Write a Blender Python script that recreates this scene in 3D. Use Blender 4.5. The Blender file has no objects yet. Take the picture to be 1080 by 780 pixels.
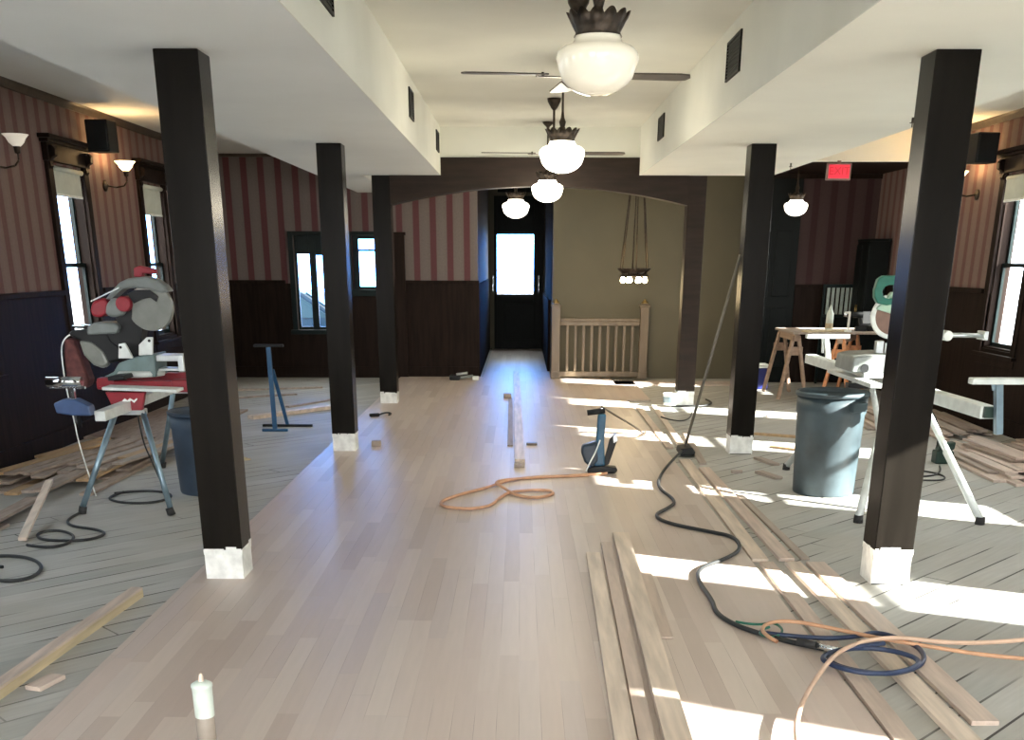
import bpy, bmesh, math, random
from math import pi, sin, cos, radians
from mathutils import Vector, Matrix

random.seed(11)
C = bpy.context.scene.collection
SC = bpy.context.scene
ZO = -0.018            # old sub-floor level; the new maple floor is at z = 0

# ------------------------------------------------------------------ materials
def new_mat(name):
    m = bpy.data.materials.new(name); m.use_nodes = True
    nt = m.node_tree
    for n in list(nt.nodes): nt.nodes.remove(n)
    out = nt.nodes.new('ShaderNodeOutputMaterial')
    return m, nt, out

def pbr(name, col, rough=.5, metal=0, noise=0.08, nscale=12, bump=0, emis=None, estr=0, spec=.5, coat=0, stretch=(1,1,1)):
    m, nt, out = new_mat(name)
    b = nt.nodes.new('ShaderNodeBsdfPrincipled')
    nt.links.new(b.outputs[0], out.inputs[0])
    b.inputs['Roughness'].default_value = rough
    b.inputs['Metallic'].default_value = metal
    b.inputs['Specular IOR Level'].default_value = spec
    b.inputs['Coat Weight'].default_value = coat
    tc = nt.nodes.new('ShaderNodeTexCoord'); mp = nt.nodes.new('ShaderNodeMapping')
    mp.inputs['Scale'].default_value = stretch
    nz = nt.nodes.new('ShaderNodeTexNoise'); nz.inputs['Scale'].default_value = nscale
    nz.inputs['Detail'].default_value = 4
    nt.links.new(tc.outputs['Object'], mp.inputs[0]); nt.links.new(mp.outputs[0], nz.inputs['Vector'])
    cr = nt.nodes.new('ShaderNodeValToRGB')
    lo = [max(0, c*(1-noise*2)) for c in col]; hi = [min(1, c*(1+noise*2)) for c in col]
    cr.color_ramp.elements[0].color = (*lo, 1); cr.color_ramp.elements[0].position = .3
    cr.color_ramp.elements[1].color = (*hi, 1); cr.color_ramp.elements[1].position = .7
    nt.links.new(nz.outputs[0], cr.inputs[0]); nt.links.new(cr.outputs[0], b.inputs['Base Color'])
    if bump:
        bp = nt.nodes.new('ShaderNodeBump'); bp.inputs['Strength'].default_value = bump
        bp.inputs['Distance'].default_value = .01
        nt.links.new(nz.outputs[0], bp.inputs['Height']); nt.links.new(bp.outputs[0], b.inputs['Normal'])
    if emis:
        b.inputs['Emission Color'].default_value = (*emis, 1); b.inputs['Emission Strength'].default_value = estr
    return m

def math_node(nt, op, a=None, b=None):
    n = nt.nodes.new('ShaderNodeMath'); n.operation = op
    for i, v in enumerate((a, b)):
        if v is None: continue
        if isinstance(v, (int, float)): n.inputs[i].default_value = v
        else: nt.links.new(v, n.inputs[i])
    return n.outputs[0]

def wallpaper(name, axis, red=(.27,.10,.10), tan=(.33,.255,.235), period=.24, phase=0):
    m, nt, out = new_mat(name)
    b = nt.nodes.new('ShaderNodeBsdfPrincipled'); nt.links.new(b.outputs[0], out.inputs[0])
    b.inputs['Roughness'].default_value = .75; b.inputs['Specular IOR Level'].default_value = .12
    tc = nt.nodes.new('ShaderNodeTexCoord'); sp = nt.nodes.new('ShaderNodeSeparateXYZ')
    nt.links.new(tc.outputs['Object'], sp.inputs[0])
    t = math_node(nt, 'FRACT', math_node(nt, 'ADD', math_node(nt, 'DIVIDE', sp.outputs[axis], period), phase + 50))
    cr = nt.nodes.new('ShaderNodeValToRGB')
    e = cr.color_ramp.elements
    e[0].position = 0; e[0].color = (*tan, 1)
    e[1].position = .58; e[1].color = (*tan, 1)
    for p, c in ((.62, red), (.95, red), (.99, tan)):
        x = e.new(p); x.color = (*c, 1)
    for p in (.22, .36):
        x = e.new(p); x.color = (*[c*1.08 for c in tan], 1)
    nt.links.new(t, cr.inputs[0])
    nz = nt.nodes.new('ShaderNodeTexNoise'); nz.inputs['Scale'].default_value = 40
    nt.links.new(tc.outputs['Object'], nz.inputs['Vector'])
    mx = nt.nodes.new('ShaderNodeMix'); mx.data_type = 'RGBA'; mx.blend_type = 'MULTIPLY'; mx.inputs[0].default_value = .25
    nt.links.new(cr.outputs[0], mx.inputs[6]); nt.links.new(nz.outputs[0], mx.inputs[7])
    nt.links.new(mx.outputs[2], b.inputs['Base Color'])
    return m

def planks(name, cols, width, length, angle=0, gap=.004, gapcol=(.02,.018,.015), rough=.45, grain=.12, bumpy=.15, coat=0, dust=0):
    """boards running along local y after rotating by angle; each board gets its own tint"""
    m, nt, out = new_mat(name)
    b = nt.nodes.new('ShaderNodeBsdfPrincipled'); nt.links.new(b.outputs[0], out.inputs[0])
    b.inputs['Roughness'].default_value = rough
    b.inputs['Coat Weight'].default_value = coat
    tc = nt.nodes.new('ShaderNodeTexCoord'); mp = nt.nodes.new('ShaderNodeMapping')
    mp.inputs['Rotation'].default_value = (0, 0, angle)
    nt.links.new(tc.outputs['Object'], mp.inputs[0])
    sp = nt.nodes.new('ShaderNodeSeparateXYZ'); nt.links.new(mp.outputs[0], sp.inputs[0])
    u = math_node(nt, 'DIVIDE', sp.outputs[0], width)
    ui = math_node(nt, 'FLOOR', u); uf = math_node(nt, 'FRACT', u)
    wn = nt.nodes.new('ShaderNodeTexWhiteNoise'); wn.noise_dimensions = '1D'; nt.links.new(ui, wn.inputs['W'])
    v = math_node(nt, 'ADD', math_node(nt, 'DIVIDE', sp.outputs[1], length), math_node(nt, 'MULTIPLY', wn.outputs[0], 7.3))
    vi = math_node(nt, 'FLOOR', v); vf = math_node(nt, 'FRACT', v)
    wn2 = nt.nodes.new('ShaderNodeTexWhiteNoise'); wn2.noise_dimensions = '2D'
    cb = nt.nodes.new('ShaderNodeCombineXYZ'); nt.links.new(ui, cb.inputs[0]); nt.links.new(vi, cb.inputs[1])
    nt.links.new(cb.outputs[0], wn2.inputs['Vector'])
    cr = nt.nodes.new('ShaderNodeValToRGB'); cr.color_ramp.interpolation = 'LINEAR'
    e = cr.color_ramp.elements
    e[0].color = (*cols[0], 1); e[1].color = (*cols[-1], 1)
    for i, c in enumerate(cols[1:-1]):
        x = e.new((i+1)/(len(cols)-1)); x.color = (*c, 1)
    nt.links.new(wn2.outputs[0], cr.inputs[0])
    # grain
    mg = nt.nodes.new('ShaderNodeMapping'); mg.inputs['Scale'].default_value = (30, 2.2, 1)
    nt.links.new(mp.outputs[0], mg.inputs[0])
    nz = nt.nodes.new('ShaderNodeTexNoise'); nz.inputs['Scale'].default_value = 1.4; nz.inputs['Detail'].default_value = 5
    nt.links.new(mg.outputs[0], nz.inputs['Vector'])
    gr = nt.nodes.new('ShaderNodeMapRange'); gr.inputs['To Min'].default_value = 1-grain; gr.inputs['To Max'].default_value = 1+grain
    nt.links.new(nz.outputs[0], gr.inputs[0])
    mx = nt.nodes.new('ShaderNodeMix'); mx.data_type = 'RGBA'; mx.blend_type = 'MULTIPLY'; mx.inputs[0].default_value = 1
    nt.links.new(cr.outputs[0], mx.inputs[6])
    cg = nt.nodes.new('ShaderNodeCombineXYZ')
    for i in range(3): nt.links.new(gr.outputs[0], cg.inputs[i])
    nt.links.new(cg.outputs[0], mx.inputs[7])
    col = mx.outputs[2]
    if dust:
        dz = nt.nodes.new('ShaderNodeTexNoise'); dz.inputs['Scale'].default_value = 1.7; dz.inputs['Detail'].default_value = 6
        nt.links.new(tc.outputs['Object'], dz.inputs['Vector'])
        dr = nt.nodes.new('ShaderNodeMapRange'); dr.inputs['From Min'].default_value = .42; dr.inputs['From Max'].default_value = .68
        nt.links.new(dz.outputs[0], dr.inputs[0])
        md = nt.nodes.new('ShaderNodeMix'); md.data_type = 'RGBA'
        nt.links.new(math_node(nt, 'MULTIPLY', dr.outputs[0], dust), md.inputs[0])
        nt.links.new(col, md.inputs[6]); md.inputs[7].default_value = (.36,.33,.28,1)
        col = md.outputs[2]
    # gaps
    g1 = math_node(nt, 'LESS_THAN', uf, gap/width)
    g2 = math_node(nt, 'LESS_THAN', vf, gap/length*.8)
    g = math_node(nt, 'MAXIMUM', g1, g2)
    # gaps come and go as dust fills them
    gz = nt.nodes.new('ShaderNodeTexNoise'); gz.inputs['Scale'].default_value = 1.3
    nt.links.new(tc.outputs['Object'], gz.inputs['Vector'])
    gm = nt.nodes.new('ShaderNodeMapRange'); gm.inputs['From Min'].default_value = .44; gm.inputs['From Max'].default_value = .58
    nt.links.new(gz.outputs[0], gm.inputs[0])
    gg = math_node(nt, 'MULTIPLY', g, gm.outputs[0])
    mz = nt.nodes.new('ShaderNodeMix'); mz.data_type = 'RGBA'
    nt.links.new(gg, mz.inputs[0]); nt.links.new(col, mz.inputs[6]); mz.inputs[7].default_value = (*gapcol, 1)
    nt.links.new(mz.outputs[2], b.inputs['Base Color'])
    bp = nt.nodes.new('ShaderNodeBump'); bp.inputs['Strength'].default_value = bumpy; bp.inputs['Distance'].default_value = .003
    h = math_node(nt, 'SUBTRACT', math_node(nt, 'MULTIPLY', nz.outputs[0], .3), gg)
    nt.links.new(h, bp.inputs['Height']); nt.links.new(bp.outputs[0], b.inputs['Normal'])
    return m

def wood(name, col, rough=.55, scale=(25, 2, 25), con=.22):
    m, nt, out = new_mat(name)
    b = nt.nodes.new('ShaderNodeBsdfPrincipled'); nt.links.new(b.outputs[0], out.inputs[0])
    b.inputs['Roughness'].default_value = rough
    tc = nt.nodes.new('ShaderNodeTexCoord'); mp = nt.nodes.new('ShaderNodeMapping'); mp.inputs['Scale'].default_value = scale
    nt.links.new(tc.outputs['Object'], mp.inputs[0])
    nz = nt.nodes.new('ShaderNodeTexNoise'); nz.inputs['Scale'].default_value = 1; nz.inputs['Detail'].default_value = 5
    nt.links.new(mp.outputs[0], nz.inputs['Vector'])
    cr = nt.nodes.new('ShaderNodeValToRGB')
    cr.color_ramp.elements[0].color = (*[c*(1-con) for c in col], 1); cr.color_ramp.elements[0].position = .3
    cr.color_ramp.elements[1].color = (*[min(1, c*(1+con)) for c in col], 1); cr.color_ramp.elements[1].position = .7
    nt.links.new(nz.outputs[0], cr.inputs[0]); nt.links.new(cr.outputs[0], b.inputs['Base Color'])
    return m

def glass(name, tint=(.95,.98,1)):
    m, nt, out = new_mat(name)
    t = nt.nodes.new('ShaderNodeBsdfTransparent'); t.inputs[0].default_value = (*tint, 1)
    g = nt.nodes.new('ShaderNodeBsdfGlossy'); g.inputs['Roughness'].default_value = .02
    mx = nt.nodes.new('ShaderNodeMixShader'); mx.inputs[0].default_value = .05
    nt.links.new(t.outputs[0], mx.inputs[1]); nt.links.new(g.outputs[0], mx.inputs[2])
    nt.links.new(mx.outputs[0], out.inputs[0])
    return m

def glow(name, col, strength, rough=.2):
    return pbr(name, (.85,.82,.72), rough, noise=0, emis=col, estr=strength, coat=.3)

M = {}
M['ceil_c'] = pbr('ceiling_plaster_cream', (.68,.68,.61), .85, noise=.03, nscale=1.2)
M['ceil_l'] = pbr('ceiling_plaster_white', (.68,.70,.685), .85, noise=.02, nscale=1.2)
M['ceil_r'] = pbr('ceiling_plaster_sun_bounce', (.84,.83,.73), .85, noise=.02, nscale=1.2)  # brighter, yellower plaster: the sun's bounced light is put into the colour
M['paper_y'] = wallpaper('striped_wallpaper_side', 1, (.15,.078,.070), (.19,.135,.117))
M['paper_x'] = wallpaper('striped_wallpaper_back', 0, (.120,.050,.054), (.165,.138,.126))
M['paper_dark'] = wallpaper('shaded_far_room_wallpaper', 0, (.045,.022,.024), (.060,.038,.036))  # striped paper darkened so its colour carries the far room's dimness
M['dark_wood'] = pbr('dark_stained_wood', (.0135,.008,.006), .6, noise=.2, nscale=3, stretch=(8,8,.7), spec=.08)
M['fan_wood'] = pbr('fan_blade_wood', (.07,.055,.042), .5, noise=.15)
M['beam_wood'] = pbr('arch_stained_wood', (.021,.0125,.0085), .6, noise=.15, nscale=3, stretch=(1,8,8), spec=.25)
M['column'] = pbr('column_dark_paint', (.009,.0075,.006), .25, noise=.12, nscale=2.5, stretch=(6,6,.6), coat=0, spec=.08)
M['base_paint'] = pbr('bare_white_base_paint', (.74,.75,.72), .6, noise=.1, nscale=14, bump=.2)
M['olive'] = pbr('olive_wall_paint', (.090,.079,.048), .65, noise=.03, nscale=2)
M['black'] = pbr('black_painted_metal', (.006,.006,.006), .5, noise=.1, spec=.2)
M['rubber'] = pbr('black_rubber', (.02,.02,.02), .7)
M['bronze'] = pbr('dark_bronze', (.045,.032,.022), .38, metal=.6, noise=.25, nscale=40, bump=.3)
M['door'] = pbr('black_green_door_paint', (.004,.006,.006), .5, spec=.12)
M['matte_dark'] = pbr('matte_dark_wood', (.012,.008,.007), .95, spec=.02)
M['trimgreen'] = pbr('green_black_sash_paint', (.005,.012,.012), .4, spec=.15)
M['maple'] = planks('new_maple_floor', [(.47,.385,.335),(.55,.465,.41),(.52,.425,.375),(.59,.51,.45),(.50,.42,.385),(.56,.48,.425),(.44,.355,.31)], .083, 1.15, 0, gap=.0014, gapcol=(.25,.19,.16), rough=.42, grain=.07, bumpy=.05, coat=0)
M['oldfloor'] = planks('old_grey_subfloor', [(.335,.34,.325),(.41,.41,.39),(.37,.37,.35),(.45,.45,.43),(.36,.36,.34)], .165, 3.4, radians(45), gap=.011, gapcol=(.03,.026,.022), rough=.6, grain=.2, bumpy=.4, dust=.5)
M['board'] = wood('pale_maple_board', (.60,.50,.41), .5)
M['board2'] = wood('pink_maple_board', (.52,.42,.355), .5)
M['board3'] = wood('greyed_maple_board', (.34,.28,.235), .6)
M['board4'] = wood('tan_fir_board', (.42,.28,.15), .6)
M['ply'] = pbr('dull_plywood', (.30,.235,.19), .7, noise=.12, nscale=5, stretch=(6,1,1))
M['plyedge'] = wood('plywood_edge', (.50,.41,.26), .6)
M['rail_wood'] = wood('stair_rail_oak', (.125,.093,.058), .35, (12,12,2))
M['horse'] = wood('weathered_pine', (.36,.25,.18), .6)
M['orange_wood'] = wood('orange_pine', (.55,.23,.09), .5)
M['alu'] = pbr('brushed_aluminium', (.62,.66,.66), .35, metal=.75, noise=.06)
M['palealu'] = pbr('pale_cast_aluminium', (.66,.70,.68), .45, metal=.3, noise=.06)
M['steelblue'] = pbr('blue_grey_steel_leg', (.20,.28,.33), .35, metal=.6)
M['grey_cast'] = pbr('grey_cast_metal', (.24,.26,.25), .5, metal=.2)
M['chrome'] = pbr('polished_chrome', (.75,.8,.85), .12, metal=1, noise=0)
M['red'] = pbr('red_plastic', (.26,.010,.022), .45)
M['redmetal'] = pbr('red_powder_coat', (.24,.012,.022), .4)
M['teal_grey'] = pbr('grey_green_casting', (.13,.19,.19), .45)
M['grey_plastic'] = pbr('grey_guard_plastic', (.17,.19,.185), .4)
M['pale_guard'] = pbr('smoky_clear_guard', (.19,.20,.18), .3)
M['dark_plastic'] = pbr('dark_plastic', (.009,.010,.011), .5, spec=.3)
M['blade'] = pbr('saw_blade_steel', (.45,.42,.38), .3, metal=.9)
M['rust_blade'] = pbr('brown_blade_face', (.20,.12,.09), .4, metal=.4)
M['bag'] = pbr('red_brown_dust_bag', (.10,.030,.028), .8, noise=.2, nscale=20)
M['blue'] = pbr('blue_enamel', (.02,.09,.20), .35)
M['nail_dark'] = pbr('nailer_dark_blue', (.008,.022,.04), .35)
M['nail_blue'] = pbr('nailer_blue', (.012,.075,.14), .35)
M['clamp_blue'] = pbr('clamp_blue', (.035,.07,.17), .45)
M['green'] = pbr('green_tool_plastic', (.010,.13,.09), .4)
M['pale_green'] = pbr('pale_green_guard', (.35,.50,.38), .3)
M['dark_green'] = pbr('dark_green_box', (.010,.035,.025), .5)
M['can'] = pbr('slate_blue_bin_plastic', (.036,.055,.065), .5, noise=.28, nscale=3.5)
M['can_dark'] = pbr('navy_bin_plastic', (.035,.055,.085), .5, noise=.2, nscale=4)
M['hose_orange'] = pbr('orange_hose', (.56,.31,.18), .5)
M['hose_tan'] = pbr('tan_hose', (.58,.40,.29), .5)
M['hose_black'] = pbr('black_cable', (.014,.016,.017), .5)
M['hose_blue'] = pbr('navy_hose', (.02,.035,.085), .4)
M['white_plastic'] = pbr('white_plastic', (.75,.78,.74), .45)
M['tubewhite'] = pbr('tube_white', (.60,.68,.62), .4)
M['tubelabel'] = pbr('tube_grey_label', (.28,.24,.20), .5)
M['blind'] = pbr('roller_blind_cloth', (.50,.53,.46), .8, noise=.03)
M['glass'] = glass('window_glass')
M['glass_smoke'] = glass('saw_guard_glass', (.65,.7,.68))
M['globe_dim'] = glow('milk_glass_unlit', (1,.86,.55), .09, .08)  # weak glow put into the glass though this lamp is off
M['globe'] = glow('milk_glass_lit', (1,.93,.76), 5.0)
M['bulb'] = glow('lit_bulb', (1,.80,.45), 16.0)
M['sconce_off'] = glow('frosted_sconce_unlit', (1,.86,.7), .12, .4)  # slight glow put into a shade that is switched off
M['sconce_on'] = glow('frosted_sconce_lit', (1,.72,.34), 4.5, .4)
M['exit_red'] = pbr('exit_sign_red', (.5,.02,.03), .4, emis=(1,.05,.10), estr=.25)
M['exit_case'] = pbr('exit_sign_case', (.22,.16,.14), .5)
M['exit_letter'] = pbr('exit_letter_red', (.3,.01,.015), .4, emis=(.9,.02,.03), estr=.25)
M['brass'] = pbr('worn_brass', (.35,.25,.10), .3, metal=.9)
M['street'] = pbr('pale_street', (.42,.44,.46), .9, noise=.1, nscale=.5)
M['carblue'] = pbr('car_blue_paint', (.006,.03,.065), .4, spec=.25)
M['cardark'] = pbr('car_dark_glass', (.015,.05,.08), .4, noise=0, spec=.3)
M['navybox'] = pbr('navy_box', (.012,.018,.12), .4)
M['paleslat'] = pbr('pale_slat_paint', (.30,.36,.34), .5)

# ------------------------------------------------------------------ mesh builder
class MB:
    def __init__(s): s.bm = bmesh.new()
    def box(s, x0, x1, y0, y1, z0, z1, mi=0):
        v = [s.bm.verts.new(p) for p in ((x0,y0,z0),(x1,y0,z0),(x1,y1,z0),(x0,y1,z0),(x0,y0,z1),(x1,y0,z1),(x1,y1,z1),(x0,y1,z1))]
        for q in ((0,3,2,1),(4,5,6,7),(0,1,5,4),(1,2,6,5),(2,3,7,6),(3,0,4,7)):
            f = s.bm.faces.new([v[i] for i in q]); f.material_index = mi
        return s
    def bar(s, a, b, w, h, up=(0,0,1)):
        """rectangular bar from a to b: w across, h along up"""
        a, b = Vector(a), Vector(b); d = (b-a).normalized(); u = Vector(up)
        r = d.cross(u)
        if r.length < 1e-4: r = d.cross(Vector((0,1,0)))
        r.normalize(); u = r.cross(d).normalized()
        v = []
        for p in (a, b):
            for i, j in ((-1,-1),(1,-1),(1,1),(-1,1)): v.append(s.bm.verts.new(p + r*(i*w/2) + u*(j*h/2)))
        for q in ((0,1,2,3),(7,6,5,4),(0,4,5,1),(1,5,6,2),(2,6,7,3),(3,7,4,0)): s.bm.faces.new([v[i] for i in q])
        return s
    def tube(s, a, b, r0, r1=None, n=14):
        r1 = r0 if r1 is None else r1
        a, b = Vector(a), Vector(b); d = (b-a).normalized()
        t = Vector((0,0,1)) if abs(d.z) < .9 else Vector((1,0,0))
        x = d.cross(t).normalized(); y = d.cross(x)
        A = [s.bm.verts.new(a + (x*cos(2*pi*i/n) + y*sin(2*pi*i/n))*r0) for i in range(n)]
        B = [s.bm.verts.new(b + (x*cos(2*pi*i/n) + y*sin(2*pi*i/n))*r1) for i in range(n)]
        for i in range(n):
            j = (i+1) % n; f = s.bm.faces.new((A[i], A[j], B[j], B[i])); f.smooth = True
        s.bm.faces.new(A[::-1]); s.bm.faces.new(B)
        return s
    def lathe(s, prof, c=(0,0,0), n=28, axis='z', wob=None):
        """prof: list of (radius, height)"""
        rings = []
        for k, (r, z) in enumerate(prof):
            ring = []
            for i in range(n):
                a = 2*pi*i/n
                rr, zz = (r, z) if wob is None else wob(k, a, r, z)
                rr = max(rr, .0004)
                p = (rr*cos(a), rr*sin(a), zz)
                if axis == 'y': p = (p[0], p[2], p[1])
                if axis == 'x': p = (p[2], p[0], p[1])
                ring.append(s.bm.verts.new((p[0]+c[0], p[1]+c[1], p[2]+c[2])))
            rings.append(ring)
        for A, B in zip(rings, rings[1:]):
            for i in range(n):
                j = (i+1) % n; f = s.bm.faces.new((A[i], A[j], B[j], B[i])); f.smooth = True
        return s
    def poly(s, pts, y0, y1, axis='y'):
        """extrude an outline given in x,z along y (or in y,z along x, or in x,y along z)"""
        def P(a, b, t):
            return {'y': (a, t, b), 'x': (t, a, b), 'z': (a, b, t)}[axis]
        A = [s.bm.verts.new(P(a, b, y0)) for a, b in pts]; B = [s.bm.verts.new(P(a, b, y1)) for a, b in pts]
        n = len(pts)
        s.bm.faces.new(A); s.bm.faces.new(B[::-1])
        for i in range(n):
            j = (i+1) % n; s.bm.faces.new((A[j], A[i], B[i], B[j]))
        return s
    def sphere(s, c, r, n=16, sc=(1,1,1)):
        k = 9
        prof = [(r*sin(pi*i/k), -r*cos(pi*i/k)*sc[2]) for i in range(k+1)]
        return s.lathe(prof, c, n)
    def build(s, name, mat, parent=None, off=None, bevel=0, smooth=False, props=None):
        bmesh.ops.recalc_face_normals(s.bm, faces=s.bm.faces)
        me = bpy.data.meshes.new(name)
        if off is not None: bmesh.ops.translate(s.bm, verts=s.bm.verts, vec=-Vector(off))
        s.bm.to_mesh(me); s.bm.free()
        if smooth:
            for p in me.polygons: p.use_smooth = True
        for m in (mat if isinstance(mat, (list, tuple)) else [mat]): me.materials.append(m)
        o = bpy.data.objects.new(name, me); C.objects.link(o)
        if parent is not None: o.parent = parent
        if bevel:
            b = o.modifiers.new('bevel', 'BEVEL'); b.width = bevel; b.segments = 2; b.limit_method = 'ANGLE'
        return o

def tag(o, label, cat, group=None):
    o['label'] = label; o['category'] = cat
    if group: o['group'] = group
    return o
def thing(name, label, cat, loc=(0,0,0), rz=0, group=None):
    o = bpy.data.objects.new(name, None); C.objects.link(o); o.empty_display_size = .05
    o.location = loc; o.rotation_euler = (0,0,rz)
    return tag(o, label, cat, group)
def struct(o): o['kind'] = 'structure'; return o
def copy_tree(o, parent=None):
    c = o.copy(); C.objects.link(c); c.parent = parent
    for ch in [x for x in bpy.data.objects if x.parent == o]: copy_tree(ch, c)
    return c
def dup(root, loc, rz, label, group=None):
    c = copy_tree(root); c.location = loc; c.rotation_euler = (0,0,rz); c['label'] = label
    if group: c['group'] = group
    return c
def curve(name, pts, r, mat, z=None, parent=None, closed=False):
    cu = bpy.data.curves.new(name, 'CURVE'); cu.dimensions = '3D'; cu.bevel_depth = r; cu.bevel_resolution = 3; cu.resolution_u = 8
    sp = cu.splines.new('NURBS'); sp.points.add(len(pts)-1); sp.order_u = 3; sp.use_endpoint_u = True
    for p, q in zip(sp.points, pts):
        q = tuple(q) if len(q) == 3 else (q[0], q[1], z)
        p.co = (*q, 1)
    tmp = bpy.data.objects.new('tmp', cu); C.objects.link(tmp)
    me = bpy.data.meshes.new_from_object(tmp.evaluated_get(bpy.context.evaluated_depsgraph_get()))
    bpy.data.objects.remove(tmp); me.name = name
    me.materials.clear(); me.materials.append(mat)
    for p in me.polygons: p.use_smooth = True
    o = bpy.data.objects.new(name, me); C.objects.link(o); o.parent = parent
    return o

XL, XR, YB, HC, HS = -4.27, 4.89, 16.45, 3.0, 2.508
YF = -3.0
YH = 13.2

# ================================================================== SETTING
struct(MB().box(XL-.3, XR+.3, YF-.3, 22.3, ZO-.1, ZO).build('floor', M['oldfloor']))
nf = MB(); nf.box(-1.775, 1.33, YF, YB-.02, ZO+.001, 0); nf.box(-.55, .46, YB-.03, 22.0, ZO+.001, 0); nf.box(1.33, 1.62, 13.6, 15.95, ZO+.001, 0)
nf.box(1.33, 3.1, 15.4, 15.9, ZO+.001, 0)
struct(nf.build('floor_new', M['maple']))
struct(MB().box(-60, 60, -60, 80, -.5, -.4).build('ground_outside', M['street']))

def holed(axis, t0, t1, a0, a1, z0, z1, holes):
    """wall slab between t0..t1 in its thickness, a0..a1 along it, with rectangular holes (a,b,za,zb)"""
    m = MB()
    def put(a, b, za, zb):
        if b-a < 1e-4 or zb-za < 1e-4: return
        if axis == 'y': m.box(t0, t1, a, b, za, zb)
        else: m.box(a, b, t0, t1, za, zb)
    cur = a0
    for (a, b, za, zb) in sorted(holes):
        a, b = max(a, a0), min(b, a1)
        if a >= b: continue
        put(cur, a, z0, z1)
        put(a, b, z0, max(z0, min(za, z1))); put(a, b, min(z1, max(zb, z0)), z1)
        cur = b
    put(cur, a1, z0, z1)
    return m

WH, WZ0, WZ1 = .37, .76, 2.42
LY = [11.0+2.45*k for k in range(-5, 2)]
RY = [11.45+2.48*k for k in range(-5, 2)]
lh = [(y-WH, y+WH, WZ0, WZ1) for y in LY]; rh = [(y-WH, y+WH, WZ0, WZ1) for y in RY]
bh = [(-3.26, -2.68, .66, 1.95), (-2.42, -2.04, 1.22, 1.95)]
struct(holed('y', XL-.16, XL, YF, YB+.16, ZO, HC+.02, lh).build('wall_left', M['paper_y']))
struct(holed('y', XR, XR+.16, YF, 16.1, ZO, HC+.02, rh).build('wall_right', M['paper_y']))
struct(holed('x', YB, YB+.16, XL, -.62, ZO, HC+.02, bh).build('wall_back', M['paper_x']))
# wainscot on the side and back walls
WT = 1.30
struct(holed('y', XL, XL+.02, YF, YB, ZO, WT, lh).build('trim_1', M['dark_wood']))
struct(holed('y', XR-.02, XR, YF, 15.95, ZO, WT, rh).build('trim_2', M['dark_wood']))
struct(holed('x', YB-.02, YB, XL+.02, -.60, ZO, WT, bh).build('trim_3', M['dark_wood']))
def caps(axis, t0, t1, a0, a1, holes, name, z0, z1, d):
    m = MB(); cur = a0
    for (a, b, za, zb) in sorted(holes):
        if za > z1: continue
        a, b = a-.14, b+.14
        if a > cur:
            (m.box(t0, t1, cur, a, z0, z1) if axis == 'y' else m.box(cur, a, t0, t1, z0, z1))
        cur = b
    if a1 > cur: (m.box(t0, t1, cur, a1, z0, z1) if axis == 'y' else m.box(cur, a1, t0, t1, z0, z1))
    struct(m.build(name, M['dark_wood'], bevel=.004))
caps('y', XL+.0, XL+.05, YF, YB, lh, 'trim_4', WT, WT+.045, 1)
caps('y', XR-.05, XR, YF, 15.95, rh, 'trim_5', WT, WT+.045, 1)
caps('x', YB-.05, YB, XL+.05, -.60, bh, 'trim_6', WT, WT+.045, 1)
struct(MB().box(XL+.02, XL+.04, YF, YB-.04, ZO, .14).build('baseboard_left', M['dark_wood'], bevel=.004))
struct(MB().box(XR-.04, XR-.02, YF, 15.9, ZO, .14).build('baseboard_right', M['dark_wood'], bevel=.004))
struct(MB().box(XL+.04, -.62, YB-.04, YB-.02, ZO, .14).build('baseboard_back', M['dark_wood'], bevel=.004))
# crown rails
M['crown'] = pbr('crown_rail_wood', (.045,.03,.017), .5, noise=.15)
struct(MB().poly([(XL, HC-.065), (XL+.02, HC-.065), (XL+.035, HC-.02), (XL+.05, HC), (XL, HC)], YF, YB, 'y').build('trim_7', M['crown']))
struct(MB().poly([(XR, HC-.065), (XR-.02, HC-.065), (XR-.035, HC-.02), (XR-.05, HC), (XR, HC)], YF, YH, 'y').build('trim_8', M['crown']))
struct(MB().box(XL+.07, -2.3, YB-.05, YB, HC-.04, HC).build('trim_9', M['crown']))
# ceilings
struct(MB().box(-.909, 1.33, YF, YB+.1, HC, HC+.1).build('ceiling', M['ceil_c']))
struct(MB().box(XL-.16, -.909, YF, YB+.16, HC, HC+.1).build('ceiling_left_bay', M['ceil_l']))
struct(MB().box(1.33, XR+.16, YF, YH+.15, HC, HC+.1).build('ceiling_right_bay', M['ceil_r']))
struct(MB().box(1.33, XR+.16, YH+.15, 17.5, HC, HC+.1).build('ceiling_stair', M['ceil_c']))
struct(MB().box(3.13, XR+.02, YH+.12, 16.0, 2.72, 2.80).build('ceiling_far_room', M['dark_wood']))
struct(MB().box(-.75, .6, YB+.1, 22.3, HC, HC+.1).build('ceiling_corridor', M['ceil_c']))
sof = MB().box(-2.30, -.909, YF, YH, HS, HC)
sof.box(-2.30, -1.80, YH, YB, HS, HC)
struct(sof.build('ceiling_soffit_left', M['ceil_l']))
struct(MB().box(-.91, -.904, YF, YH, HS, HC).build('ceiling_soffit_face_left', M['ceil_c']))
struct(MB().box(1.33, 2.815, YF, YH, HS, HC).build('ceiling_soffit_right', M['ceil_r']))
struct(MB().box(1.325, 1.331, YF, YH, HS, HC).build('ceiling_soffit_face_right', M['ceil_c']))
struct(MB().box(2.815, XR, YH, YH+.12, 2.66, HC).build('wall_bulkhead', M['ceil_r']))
struct(MB().box(-.909, 1.33, YH, YH+.2, 2.69, HC).build('wall_header', M['ceil_c']))
struct(MB().box(XL, -2.3, YH+.02, YH+.03, HC-.001, HC).build('trim_10', M['ceil_l']))
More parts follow.
